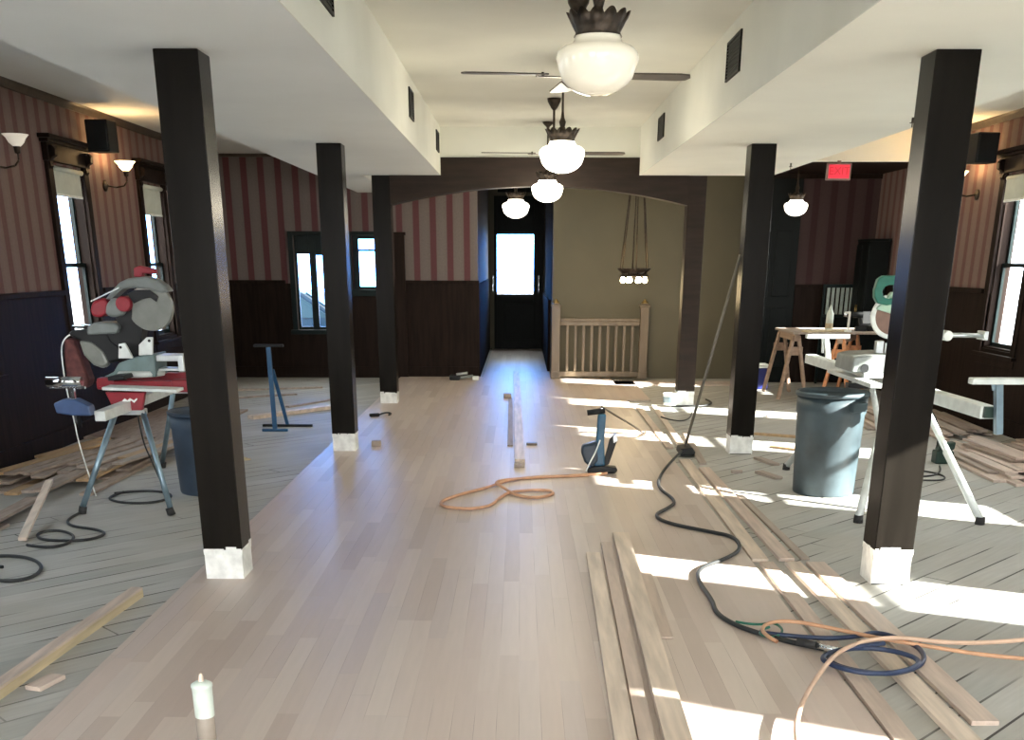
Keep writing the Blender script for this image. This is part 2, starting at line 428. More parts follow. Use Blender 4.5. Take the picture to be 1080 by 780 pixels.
# arched dark beam
ar = [(-1.48, HS), (-.909, HS), (-.909, 2.69), (1.33, 2.69), (1.33, HS), (1.884, HS)]
for i in range(0, 25):
    t = i/24; x = 1.884 + (-1.48-1.884)*t
    z = 2.20 + .195*(1-((t-.5)*2)**2)
    ar.append((x, z))
struct(MB().poly(ar, YH-.02, YH+.20).build('trim_11', M['beam_wood']))
# olive stair wall with the stairwell recess, and the far dark room wall
ol = MB().box(.46, 3.12, 16.40, 16.5, -1.2, HC+.02)
ol.box(.46, .56, 16.5, 22.3, -1.2, HC+.02)
struct(MB().box(3.121, 3.20, 16.101, 16.5, ZO, HC+.02).box(3.13, XR+.16, 16.101, 16.2, 2.70, HC+.02).build('wall_stair_return', M['olive']))  # wall pieces added to close a light leak beside the stair wall
struct(ol.build('wall_stair', M['olive']))
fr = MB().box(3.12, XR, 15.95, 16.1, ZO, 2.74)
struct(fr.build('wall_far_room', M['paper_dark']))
struct(MB().box(3.84, XR, 15.93, 15.95, ZO, 1.27).build('trim_12', M['dark_wood']))
struct(MB().box(3.82, XR, 15.90, 15.95, 1.27, 1.31).build('trim_13', M['dark_wood'], bevel=.004))
struct(MB().box(3.13, XR, 15.92, 15.95, 2.66, 2.72).build('trim_14', M['dark_wood']))
struct(MB().box(3.10, 3.13, 15.90, 15.95, ZO, 2.72).build('trim_15', M['dark_wood']))
d3 = struct(MB().box(3.13, 3.83, 15.90, 15.95, ZO, 2.66).build('door_2', M['door'], bevel=.004))
MB().box(3.22, 3.45, 15.885, 15.90, .2, 1.0).box(3.51, 3.74, 15.885, 15.90, .2, 1.0).box(3.22, 3.45, 15.885, 15.90, 1.15, 2.0).box(3.51, 3.74, 15.885, 15.90, 1.15, 2.0).build('door_panel', M['door'], d3, bevel=.006)
# corridor
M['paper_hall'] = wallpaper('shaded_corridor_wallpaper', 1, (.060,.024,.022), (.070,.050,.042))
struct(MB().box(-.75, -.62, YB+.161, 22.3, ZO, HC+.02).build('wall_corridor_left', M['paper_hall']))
struct(MB().box(.455, .4595, 16.6, 22.0, 1.05, HC).build('wall_corridor_shade', M['matte_dark']))  # dark sheet added over the olive wall to cut the blue door light
struct(MB().box(-.62, -.60, YB+.0, 22.0, ZO, 1.30).build('trim_16', M['matte_dark']))
struct(MB().box(.42, .46, 17.3, 22.0, ZO, 1.05).build('trim_17', M['matte_dark']))
struct(holed('x', 22.0, 22.15, -.62, .46, ZO, HC+.02, [(-.46, .25, 1.01, 2.09)]).build('wall_corridor_end', M['olive']))
dr = holed('x', 21.93, 21.99, -.51, .44, ZO, 2.76, [(-.455, .245, 1.015, 2.085)])
d1 = struct(dr.build('door_1', M['door'], bevel=.004))
MB().box(-.46, .25, 22.02, 22.03, 1.01, 2.09).build('door_glass', M['glass'], d1)
MB().box(-.30, .28, 21.90, 21.93, .18, .85).build('door_panel', M['door'], d1, bevel=.008)
MB().box(-.47, .26, 21.91, 21.93, .97, 1.015).box(-.47, .26, 21.91, 21.93, 2.085, 2.13).build('glazing_bead', M['trimgreen'], d1)
for sx in (-.54, .35):
    MB().lathe([(.012,0),(.02,.02),(.012,.06),(.016,.15),(.012,.24),(.02,.28),(.01,.30)], (sx, 21.88, 1.05), 10).build('door_handle', M['chrome'], d1)
struct(MB().box(-.44, .36, 21.93, 21.99, 2.82, 2.93).build('trim_18', M['door']))
# pilaster on the back wall
struct(MB().box(-1.85, -1.66, YB-.10, YB-.04, ZO, 1.95).box(-1.87, -1.64, YB-.11, YB-.04, 1.95, 1.99).build('trim_19', M['dark_wood'], bevel=.004))
# stairwell pit edge
# unseen wall behind the camera, its big window openings added for fill light
fh = [(-3.2, -1.0, .7, 2.6), (-.5, .9, ZO+.1, 2.5), (1.4, 3.8, .7, 2.6)]
struct(holed('x', YF-.16, YF, XL-.16, XR+.16, ZO, HC+.02, fh).build('wall_front', M['paper_x']))

# ------------------------------------------------------------------ sash windows
def sash_window(n, X, yc, s, meet=1.56, side='left'):
    """X wall face, s = +1 if the room lies towards +X"""
    o = -s  # outward
    def bx(m, d0, d1, y0, y1, z0, z1):
        a, b = X + o*d0, X + o*d1; m.box(min(a,b), max(a,b), y0, y1, z0, z1)
    m = MB()
    bx(m, -.035, .0, yc-WH-.11, yc-WH, WZ0-.04, WZ1+.02); bx(m, -.035, .0, yc+WH, yc+WH+.11, WZ0-.04, WZ1+.02)
    bx(m, .0, .15, yc-WH, yc-WH+.02, WZ0, WZ1); bx(m, .0, .15, yc+WH-.02, yc+WH, WZ0, WZ1)
    bx(m, .0, .15, yc-WH, yc+WH, WZ1-.02, WZ1); bx(m, .0, .15, yc-WH, yc+WH, WZ0, WZ0+.02)
    w = struct(m.build('window_%d' % n, M['dark_wood'], bevel=.004))
    m = MB()   # cornice with stepped profile
    bx(m, -.05, 0, yc-WH-.13, yc+WH+.13, WZ1+.02, WZ1+.17)
    bx(m, -.08, 0, yc-WH-.16, yc+WH+.16, WZ1+.17, WZ1+.20)
    bx(m, -.11, 0, yc-WH-.19, yc+WH+.19, WZ1+.20, WZ1+.235)
    m.build('cornice', M['dark_wood'], w, bevel=.006)
    for q in (-1, 1):   # scrolled corbels
        pr = [(0,0),(-.03,.0),(-.055,.03),(-.045,.07),(-.07,.10),(-.10,.115),(-.105,.17),(-.08,.20),(0,.20)]
        pts = [(X + o*a, WZ1-.05+b) for a, b in pr]
        yy = yc + q*(WH+.055)
        MB().poly(pts, yy-.035, yy+.035, 'y').build('corbel', M['dark_wood'], w, bevel=.006)
    m = MB(); bx(m, -.07, 0, yc-WH-.14, yc+WH+.14, WZ0-.07, WZ0-.035); bx(m, -.03, 0, yc-WH-.10, yc+WH+.10, WZ0-.15, WZ0-.07)
    m.build('window_sill', M['dark_wood'], w, bevel=.005)
    a, b = yc-WH+.02, yc+WH-.02
    m = MB()
    for (z0, z1, d) in ((WZ0+.02, meet+.02, .06), (meet-.02, WZ1-.02, .095)):
        bx(m, d, d+.03, a, a+.035, z0, z1); bx(m, d, d+.03, b-.035, b, z0, z1)
        bx(m, d, d+.03, a+.035, b-.035, z0, z0+.04); bx(m, d, d+.03, a+.035, b-.035, z1-.04, z1)
    m.build('sash', M['trimgreen'], w, bevel=.003)
    m = MB(); bx(m, .072, .076, a+.035, b-.035, WZ0+.06, meet-.02); bx(m, .108, .112, a+.035, b-.035, meet+.02, WZ1-.06)
    m.build('pane', M['glass'], w)
    return w
def blind(X, yc, s, zb, label):
    t = thing('roller_blind', label, 'blind', (X + s*.015, yc, zb), 0, 'roller blinds on the side windows')
    MB().tube((0,-WH+.03,WZ1-zb-.03), (0,WH-.03,WZ1-zb-.03), .022).build('roller', M['blind'], t)
    MB().box(-.016, -.013, -WH+.04, WH-.04, 0, WZ1-zb-.03).build('blind_cloth', M['blind'], t)
    MB().box(-.02, -.008, -WH+.04, WH-.04, -.01, .012).build('hem_bar', M['white_plastic'], t, bevel=.002)
n = 1
for i, y in enumerate(LY):
    sash_window(n, XL, y, 1); n += 1
    if i == 5: blind(XL, y, 1, 2.17, 'pale green-grey roller blind half raised in the left window beside the dark speaker')
    elif i == 6: blind(XL, y, 1, 2.10, 'short pale roller blind in the left window behind the red-handled mitre saw')
    else: blind(XL, y, 1, 2.17, 'pale roller blind in a left wall window outside the picture')
for i, y in enumerate(RY):
    sash_window(n, XR, y, -1, 1.575); n += 1
    if i == 5: blind(XR, y, -1, 2.18, 'white roller blind at the top of the bright right window')
    else: blind(XR, y, -1, 2.18, 'white roller blind in a right wall window outside the picture')
# back wall windows
w = struct(MB().box(-3.33,-3.26,YB-.04,YB,.60,2.0).box(-2.68,-2.60,YB-.04,YB,.60,2.0).box(-3.26,-2.68,YB-.04,YB,1.95,2.0).box(-3.36,-2.58,YB-.07,YB,.60,.66).build('window_%d' % n, M['trimgreen'], bevel=.004)); n += 1
MB().box(-3.26,-3.225,YB+.05,YB+.10,.66,1.95).box(-3.05,-2.955,YB+.05,YB+.10,.66,1.95).box(-2.76,-2.68,YB+.05,YB+.10,.66,1.95).box(-3.225,-3.05,YB+.05,YB+.10,1.70,1.95).box(-2.955,-2.76,YB+.05,YB+.10,1.68,1.95).box(-3.225,-3.05,YB+.05,YB+.10,.66,.70).box(-2.955,-2.76,YB+.05,YB+.10,.66,.70).build('sash', M['trimgreen'], w, bevel=.004)
MB().box(-3.225,-2.76,YB+.072,YB+.076,.70,1.70).build('pane', M['glass'], w)
w = struct(MB().box(-2.46,-2.42,YB-.04,YB,1.15,2.0).box(-2.04,-1.99,YB-.04,YB,1.15,2.0).box(-2.42,-2.04,YB-.04,YB,1.95,2.0).box(-2.48,-1.97,YB-.06,YB,1.13,1.22).build('window_%d' % n, M['trimgreen'], bevel=.004)); n += 1
MB().box(-2.42,-2.335,YB+.05,YB+.10,1.22,1.95).box(-2.065,-2.04,YB+.05,YB+.10,1.22,1.95).box(-2.335,-2.065,YB+.05,YB+.10,1.90,1.95).box(-2.335,-2.065,YB+.05,YB+.10,1.22,1.26).box(-2.335,-2.065,YB+.04,YB+.10,1.735,1.765).build('sash', M['trimgreen'], w, bevel=.003)
MB().box(-2.335,-2.065,YB+.072,YB+.076,1.26,1.90).build('pane', M['glass'], w)
# frames and panes for the added fill-light openings behind the camera
for (a, b, z0, z1) in fh:
    w = struct(MB().box(a, a+.06, YF-.12, YF-.05, z0, z1).box(b-.06, b, YF-.12, YF-.05, z0, z1).box(a+.06, b-.06, YF-.12, YF-.05, z1-.06, z1).box(a+.06, b-.06, YF-.12, YF-.05, z0, z0+.06).build('window_%d' % n, M['dark_wood'])); n += 1
    MB().box(a+.06, b-.06, YF-.09, YF-.085, z0+.06, z1-.06).build('pane', M['glass'], w)

# ================================================================== COLUMNS
CW = .207
def column(x0, y0, label, zb, mat='column'):
    t = thing('square_column', label, 'column', (x0+CW/2, y0+CW/2, ZO), 0, 'dark square columns in two rows')
    h = CW/2; z = HS-ZO
    MB().box(-h, h, -h, h, zb-.004, z).build('shaft', M[mat], t, bevel=.005)
    # unpainted base with ragged paint line: small tongues of white running up the faces
    b = MB().box(-h+.003, h-.003, -h+.003, h-.003, 0, zb+.001)
    rnd = random.Random(int(y0*100)+int(x0*7))
    for f in range(4):
        a = -h+.004
        while a < h-.02:
            wd = rnd.uniform(.012,.075); hh = rnd.choice((.001,.002,.003,.004,.006,.014)); e = min(a+wd, h-.004)
            if f == 0: b.box(a, e, -h-.0012, -h+.004, zb-.03, zb+hh)
            if f == 1: b.box(a, e, h-.004, h+.0012, zb-.03, zb+hh)
            if f == 2: b.box(-h-.0012, -h+.004, a, e, zb-.03, zb+hh)
            if f == 3: b.box(h-.004, h+.0012, a, e, zb-.03, zb+hh)
            a = e + rnd.uniform(0,.012)
    b.build('bare_base', M['base_paint'], t)
    sh = MB()
    sh.box(-h+.004, h-.01, -h-.001, -h+.003, 0, .006).build('base_gap', M['rubber'], t)
    return t
YC = [5.55, 9.71]
column(-1.479-CW, YC[0], 'nearest dark column on the left, beside the red mitre saw', .18)
column(-1.479-CW, YC[1], 'dark column second in the left row, beside the blue stand', .17)
column(-1.479-CW, YH, 'far left dark column carrying the arched beam', .14)
column(1.884, YC[0], 'nearest dark column on the right, in front of the green saw', .19)
column(1.884, YC[1], 'dark column second in the right row, with the long pole leaning on it', .155)
column(1.884, YH, 'far right dark column carrying the arched beam near the stairs', .16, 'beam_wood')

# ================================================================== CEILING LAMPS AND FANS
def school_lamp(x, y, zt, lit, label, group, ztop=HC, name='pendant_lamp', s=1.0):
    """zt: top of the glass globe"""
    t = thing(name, label, 'lamp', (x, y, zt), 0, group)
    pf = [(.088,.012),(.098,-.012),(.105,-.028),(.145,-.042),(.168,-.062),(.173,-.085),(.166,-.110),(.160,-.128),(.148,-.158),(.122,-.185),(.085,-.206),(.045,-.218),(0,-.221)]
    MB().lathe([(r*s, z*s) for r, z in pf], n=36).build('globe', M['globe'] if lit else M['globe_dim'], t)
    def wob(k, a, r, z):
        if k < 4: return r, z
        q = abs(sin(a*6.5))
        return r*(1+.10*q*(k in (4,5,6))), z + .024*q*(k in (5,6))
    MB().lathe([(.02*s,.03*s),(.086*s,.006*s),(.10*s,-.004*s),(.092*s,.010*s),(.098*s,.035*s),(.122*s,.062*s),(.112*s,.060*s),(.08*s,.03*s),(.02*s,.03*s)], n=96, wob=wob).build('crown_fitter', M['bronze'], t)
    r = MB().tube((0,0,.02), (0,0,ztop-zt), .009)
    r.lathe([(.01,.03),(.034,.035),(.030,.07),(.018,.10),(.026,.13),(.014,.16),(.009,.2)], n=16)
    r.build('stem', M['bronze'], t)
    MB().lathe([(0,ztop-zt-.005),(.06,ztop-zt-.005),(.055,ztop-zt-.02),(.02,ztop-zt-.05),(.01,ztop-zt-.07)], n=20).build('ceiling_canopy', M['bronze'], t)
    if lit:
        l = bpy.data.lights.new('lamp_light', 'POINT'); l.energy = lit; l.color = (1,.88,.66); l.shadow_soft_size = .12
        lo = bpy.data.objects.new('lamp_light', l); C.objects.link(lo); lo.location = (x, y, zt-.30)
G = 'schoolhouse globe lamps down the middle'
school_lamp(.315, 5.07, 2.475, 0, 'large unlit milk-glass globe lamp with scalloped bronze crown, nearest the viewer', G)
school_lamp(.310, 9.0, 2.455, 12, 'lit milk-glass globe lamp just behind the nearest ceiling fan', G)
school_lamp(.285, 12.75, 2.43, 12, 'lit milk-glass globe lamp hanging just in front of the arched beam', G)
school_lamp(-.067, 14.9, 2.345, 6, 'lit milk-glass globe lamp beyond the arch, above the corridor door', G)
school_lamp(3.30, 14.0, 2.30, 1, 'small lit globe lamp hanging alone in the dark far right room', None, 2.72, s=.80)

def ceiling_fan(x, y, z, label, rz):
    t = thing('ceiling_fan', label, 'ceiling fan', (x, y, z), rz, 'ceiling fans between the lamps')
    H = HC - z
    MB().tube((0,0,.05), (0,0,H), .011).build('downrod', M['bronze'], t)
    MB().lathe([(0,H-.002),(.065,H-.002),(.06,H-.03),(.03,H-.08),(.012,H-.1)], n=20).build('ceiling_canopy', M['bronze'], t)
    MB().lathe([(0,-.07),(.05,-.068),(.085,-.04),(.09,.0),(.085,.03),(.06,.05),(.03,.08),(.012,.11)], n=28).build('motor_housing', M['bronze'], t)
    for k in range(4):
        a = k*pi/2
        R = Matrix.Rotation(a, 4, 'Z')
        m = MB()
        pts = [(.17,-.045),(.25,-.06),(.60,-.07),(.655,-.055),(.672,0),(.655,.055),(.60,.07),(.25,.06),(.17,.045)]
        m.poly(pts, -.004, .004, 'z')
        bmesh.ops.transform(m.bm, matrix=R @ Matrix.Translation((0,0,.0)) @ Matrix.Rotation(radians(-5), 4, 'X'), verts=m.bm.verts)
        bl = m.build('blade', M['fan_wood'], t)
        m = MB().bar((.08,0,-.012), (.24,0,-.010), .022, .006)
        m.tube((.20,0,-.014), (.20,0,.012), .008, n=8)
        bmesh.ops.transform(m.bm, matrix=R, verts=m.bm.verts)
        m.build('blade_bracket', M['bronze'], bl)
ceiling_fan(.32, 7.0, 2.61, 'dark ceiling fan behind the large nearest globe lamp', radians(7))
ceiling_fan(.30, 11.0, 2.545, 'dark ceiling fan further back, level with the second globe lamp', radians(24-20))

# vents on the soffit faces
def vent(x, y0, y1, z0, z1, s, label):
    t = thing('air_vent', label, 'vent', (x, (y0+y1)/2, z0), 0, 'black air vents on the soffits')
    hy = (y1-y0)/2
    MB().box(min(0,s*.012), max(0,s*.012), -hy, hy, 0, .015).box(min(0,s*.012), max(0,s*.012), -hy, hy, z1-z0-.015, z1-z0).box(min(0,s*.012), max(0,s*.012), -hy, -hy+.015, .015, z1-z0-.015).box(min(0,s*.012), max(0,s*.012), hy-.015, hy, .015, z1-z0-.015).build('vent_frame', M['black'], t)
    MB().box(min(0,s*.003), max(0,s*.003), -hy+.015, hy-.015, .015, z1-z0-.015).build('backing', M['black'], t)
    m = MB()
    k = .03
    while k < z1-z0-.02:
        m.box(min(0,s*.010), max(0,s*.010), -hy+.015, hy-.015, k, k+.004); k += .018
    m.build('louvres', M['dark_plastic'], t)
vent(-.904, 5.42, 5.86, 2.69, 2.91, 1, 'black vent at the top edge of the picture on the left soffit')
vent(-.904, 9.60, 9.96, 2.69, 2.905, 1, 'black vent in the middle of the left soffit face')
vent(-.904, 12.55, 12.92, 2.71, 2.905, 1, 'farthest black vent on the left soffit, close to the arch')
vent(1.325, 7.36, 7.82, 2.685, 2.91, -1, 'nearer black vent on the right soffit face')
vent(1.325, 11.05, 11.49, 2.69, 2.89, -1, 'farther black vent on the right soffit face')
for (x, y, lab) in ((2.62, 8.02, 'small sprinkler head under the right soffit beside the nearest right column'), (2.64, 11.56, 'small sprinkler head under the right soffit above the exit sign')):
    tag(MB().tube((x,y,HS), (x,y,HS-.03), .008, n=8).tube((x,y,HS-.03), (x,y,HS-.034), .018, n=10).tube((x,y,HS-.03),(x,y,HS-.06),.004, n=6).build('ceiling_sprinkler', M['bronze']), lab, 'sprinkler', 'ceiling sprinklers')

# exit sign
t = thing('exit_sign', 'red exit sign hanging under the cream bulkhead on the right', 'sign', (3.54, 13.15, 2.46))
MB().box(-.135, .135, -.02, .03, 0, .175).build('sign_case', M['exit_case'], t, bevel=.006)
MB().box(-.115, .115, -.026, -.02, .018, .157).build('sign_face', M['exit_red'], t)
MB().box(-.02, .02, .0, .02, .175, .20).build('ceiling_mount', M['exit_case'], t)
tx = bpy.data.curves.new('exit_lettering', 'FONT'); tx.body = 'EXIT'; tx.size = .115; tx.extrude = .002; tx.align_x = 'CENTER'; tx.align_y = 'CENTER'
tmp = bpy.data.objects.new('tmp', tx); C.objects.link(tmp)
me = bpy.data.meshes.new_from_object(tmp.evaluated_get(bpy.context.evaluated_depsgraph_get())); bpy.data.objects.remove(tmp)
me.materials.clear(); me.materials.append(M['exit_letter'])
to = bpy.data.objects.new('exit_lettering', me); C.objects.link(to); to.parent = t; to.location = (0,-.029,.088); to.rotation_euler = (pi/2,0,0)

# chandelier over the stairs
t = thing('chandelier', 'bronze ring chandelier with bare bulbs above the stair railing', 'chandelier', (1.47, 14.8, 1.42))
MB().lathe([(.195,.10),(.215,.105),(.200,.085),(.150,.045),(.165,.03),(.185,.01),(.175,.0),(.145,.0),(.13,.04),(.17,.085),(.195,.10)], n=40, wob=lambda k,a,r,z: (r*(1+.03*cos(a*16)), z)).build('crown_ring', M['bronze'], t)
cd = MB()
for k in range(6):
    a = k*pi/3 + .3
    cd.tube((.19*cos(a), .19*sin(a), .10), (.045*cos(a), .045*sin(a), HC-1.42), .0085, n=6)
cd.build('hanging_cords', M['bronze'], t)
MB().lathe([(0,HC-1.425),(.09,HC-1.425),(.08,HC-1.45),(.05,HC-1.47)], n=20).build('ceiling_canopy', M['bronze'], t)
for k in range(8):
    a = k*pi/4 + .2; x, y = .155*cos(a), .155*sin(a)
    s = MB().tube((x,y,.0), (x,y,.05), .016, n=10).build('bulb_socket', M['bronze'], t)
    MB().lathe([(.012,.0),(.022,-.02),(.028,-.045),(.022,-.068),(0,-.076)], (x,y,0), 12).build('bulb', M['bulb'], s)
l = bpy.data.lights.new('chandelier_light', 'POINT'); l.energy = 9; l.color = (1,.74,.40); l.shadow_soft_size = .15
lo = bpy.data.objects.new('chandelier_light', l); C.objects.link(lo); lo.location = (1.47, 14.8, 1.20)

# wall sconces
def sconce(X, y, s, z, lit, label):
    t = thing('wall_sconce', label, 'wall lamp', (X, y, z), 0, 'bell glass wall sconces')
    MB().lathe([(0,0),(.055,0),(.05,.018),(.02,.03),(.012,.04)] if s > 0 else [(0,0),(.055,0),(.05,-.018),(.02,-.03),(.012,-.04)], (0,0,-.14), 18, 'x').build('wall_plate', M['bronze'], t)
    m = MB(); P0 = [(s*.03,-.14),(s*.12,-.155),(s*.20,-.14),(s*.235,-.10),(s*.235,-.03)]
    for a, b in zip(P0, P0[1:]): m.tube((a[0],0,a[1]), (b[0],0,b[1]), .008, n=8)
    m.lathe([(0,-.055),(.022,-.05),(.026,-.02),(.03,0)], (s*.235,0,0), 14)
    m.build('arm', M['bronze'], t)
    MB().lathe([(.022,-.005),(.04,.01),(.06,.03),(.075,.06),(.098,.085),(.102,.088),(.094,.088),(.07,.06),(.055,.03),(.02,.005)], (s*.235,0,0), 28).build('bell_shade', M['sconce_on'] if lit else M['sconce_off'], t)
    if lit:
        l = bpy.data.lights.new('sconce_light', 'POINT'); l.energy = lit; l.color = (1,.62,.28); l.shadow_soft_size = .04
        lo = bpy.data.objects.new('sconce_light', l); C.objects.link(lo); lo.location = (X+s*.235, y, z+.13)
sconce(XL, 9.45, 1, 2.455, 0, 'unlit white bell-glass wall sconce at the left picture edge')
sconce(XL, 11.98, 1, 2.46, 5, 'glowing bell-glass wall sconce between the two left windows')
sconce(XR, 12.55, -1, 2.42, 5, 'glowing wall sconce hidden mostly behind the nearest right column')
sconce(XL, 14.55, 1, 2.44, 0, 'unlit wall sconce on the left wall past the second window')

# speakers
def speaker(x, y, z, s, rz, label):
    t = thing('wall_speaker', label, 'speaker', (x, y, z), rz, 'black wall speakers')
    MB().box(-.115, .115, -.10, .10, 0, .28).build('cabinet', M['black'], t, bevel=.012)
    MB().box(-.103, .103, -.108, -.10, .012, .268).build('grille', M['dark_plastic'], t, bevel=.004)
    MB().bar((0,.09,.14), (-s*.16,.14,.14), .03, .03).build('wall_bracket', M['black'], t)
speaker(-4.05, 11.45, 2.585, 1, radians(-8), 'black box speaker high on the left wall above the lit sconce')
speaker(4.66, 12.0, 2.54, -1, radians(8), 'black box speaker high on the right wall, partly behind the nearest right column')

# ================================================================== STAIR RAILING
t = thing('stair_railing', 'brown wooden stair railing with two newel posts and square balusters', 'railing', (1.16, 16.2, 0))
for sx in (-.65, .62):
    nw = MB().box(sx-.06, sx+.06, -.06, .06, 0, 1.0).build('newel_post', M['rail_wood'], t, bevel=.006)
    MB().box(sx-.075, sx+.075, -.075, .075, 1.0, 1.025).box(sx-.05, sx+.05, -.05, .05, 1.025, 1.045).build('newel_cap', M['rail_wood'], nw, bevel=.006)
    MB().box(sx-.067, sx+.067, -.067, .067, 0, .10).build('newel_plinth', M['rail_wood'], nw, bevel=.004)
MB().box(-.59, .56, -.035, .035, .80, .84).box(-.59, .56, -.02, .02, .74, .80).build('handrail', M['rail_wood'], t, bevel=.008)
MB().box(-.59, .56, -.028, .028, .03, .10).build('bottom_rail', M['rail_wood'], t, bevel=.006)
for k in range(9):
    x = -.48 + k*.117
    MB().box(x-.019, x+.019, -.019, .019, .10, .74).build('baluster', M['rail_wood'], t, bevel=.003)
# brass ornaments on the newels
for sx, lab in ((.51, 'small bronze ornament on the left newel post'), (1.78, 'small bronze ornament on the right newel post')):
    tag(MB().lathe([(0,0),(.05,0),(.055,.01),(.03,.018),(.035,.03),(.012,.04),(.016,.05),(0,.06)], (sx,16.2,1.046), 16).build('newel_ornament', M['brass']), lab, 'ornament', 'newel ornaments')

# slatted panel in the dark far room, tall dark cabinet at the side wall
t = thing('slatted_gate', 'pale vertical-slat gate panel against the dark far right wall', 'gate', (4.44, 15.78, ZO))
MB().box(-.24, -.21, -.02, .02, 0, 1.31).box(.21, .24, -.02, .02, 0, 1.31).box(-.24, .24, -.025, .025, 1.29, 1.335).box(-.21, .21, -.02, .02, .90, .94).build('gate_frame', M['trimgreen'], t, bevel=.004)
for k in range(6):
    MB().box(-.185+k*.065, -.145+k*.065, -.012, .012, .94, 1.29).build('slat', M['paleslat'], t, bevel=.003)
MB().box(-.21, .21, -.01, .01, .05, .90).build('lower_panel', M['door'], t)
t = thing('tall_cabinet', 'tall dark cabinet against the right wall in the far room', 'cabinet', (4.72, 15.42, ZO))
MB().box(-.13, .13, -.28, .28, 0, 1.88).box(-.14, .14, -.29, .29, 1.88, 1.91).build('cabinet_body', M['door'], t, bevel=.005)
for q in (-1, 1):
    d = MB().box(-.145, -.13, min(q*.01,q*.27), max(q*.01,q*.27), .06, 1.84).build('cabinet_door', M['door'], t, bevel=.004)
    MB().tube((-.15,q*.03,.95), (-.15,q*.03,1.08), .006, n=8).build('pull', M['brass'], d)
t = thing('storage_box', 'small navy blue box with white top on the floor of the far room', 'box', (3.25, 15.1, ZO))
MB().box(-.11, .11, -.12, .12, 0, .28).build('box_body', M['navybox'], t, bevel=.01)
MB().box(-.11, .11, -.125, .125, .28, .33).build('box_lid', M['white_plastic'], t, bevel=.01)

# car outside
t = thing('parked_car', 'blue car parked outside behind the left back window', 'car', (-3.62, 20.0, -.30))
prof = [(-2.1,.25),(-2.1,.75),(-1.7,.88),(-1.2,1.38),(-.1,1.42),(.55,.98),(1.7,.82),(2.05,.6),(2.05,.25)]
MB().poly(prof, -.8, .8).build('car_body', M['carblue'], t, bevel=.05)
MB().poly([(-1.15,1.0),(-.98,1.32),(-.15,1.35),(.38,1.0)], -.82, .82).build('side_windows', M['cardark'], t)
MB().bar((-.04,0,1.40), (.52,0,1.01), 1.4, .03, (1,0,1)).build('windscreen', M['cardark'], t)
for x in (-1.3, 1.3):
    for y in (-.75, .75):
        wl = MB().tube((x,y-.1,.32), (x,y+.1,.32), .32, n=24).build('wheel', M['rubber'], t)
        MB().tube((x,y-.11,.32), (x,y+.11,.32), .17, n=16).build('hubcap', M['alu'], wl)

# ================================================================== LEFT MITRE SAW AND STAND
LSX, LSY = -2.66, 8.05
t = thing('saw_stand', 'folding steel saw stand with red mounts under the red and grey mitre saw', 'saw stand', (LSX, LSY, ZO))
O = (LSX, LSY, ZO)
MB().bar((LSX,6.88,.68), (LSX,9.3,.70), .07, .065).build('beam', M['palealu'], t, O, bevel=.006)
pl = MB().poly([(LSX-.13,.775),(LSX+.14,.775),(LSX+.105,.655),(LSX-.085,.655)], 7.36, 7.40).build('end_plate', M['redmetal'], t, O, bevel=.006)
MB().poly([(-2.68,.72),(-2.66,.735),(-2.645,.722),(-2.625,.737),(-2.60,.722),(-2.58,.737),(-2.575,.73),(-2.60,.706),(-2.62,.722),(-2.64,.704),(-2.66,.718),(-2.675,.708)], 7.356, 7.36).build('emblem', M['white_plastic'], pl, O)
MB().poly([(-2.80,.79),(-2.30,.775),(-2.30,.795),(-2.80,.81)], 7.34, 7.50).build('top_plate', M['palealu'], t, O, bevel=.003)
for yy in (7.72, 8.32):
    m = MB().box(-2.97, -2.30, yy-.03, yy+.03, .755, .815); m.box(-2.96,-2.84,yy-.04,yy+.04,.775,.835); m.box(-2.44,-2.29,yy-.045,yy+.045,.74,.825)
    m.build('mounting_arm', M['redmetal'], t, O, bevel=.01)
for sx, fy, ty in ((-1,7.20,7.42),(1,7.17,7.42),(-1,8.95,8.7),(1,8.95,8.7)):
    topx = LSX + sx*.085; fx = LSX - .02 + sx*.31
    lg = MB().tube((topx,ty,.66), (fx,fy,ZO+.03), .020, .020, 12).build('leg', M['steelblue'], t, O)
    MB().tube((fx-sx*.012,fy,ZO+.05), (fx+.002*sx,fy,ZO+.001), .026, .028, 12).build('rubber_foot', M['rubber'], lg, O)
for yy in (7.39, 8.66): MB().box(LSX-.13, LSX+.11, yy, yy+.07, .62, .66).build('leg_bracket', M['alu'], t, O, bevel=.005)
rl = MB().bar((-2.80,6.86,.64), (-2.80,6.86,.86), .022, .022).bar((-2.94,6.86,.86), (-2.72,6.86,.86), .02, .014).build('roller_post', M['chrome'], t, O)
MB().tube((-2.955,6.86,.895), (-2.735,6.86,.895), .030, n=20).build('roller', M['chrome'], rl, O)
MB().poly([(-2.92,.765),(-2.86,.79),(-2.78,.79),(-2.70,.75),(-2.69,.69),(-2.80,.69),(-2.91,.705)], 6.82, 6.92).build('roller_clamp', M['clamp_blue'], t, O, bevel=.01)
MB().tube((-2.79,6.86,.70), (-2.785,6.86,.615), .013, n=10).build('clamp_knob', M['black'], t, O)

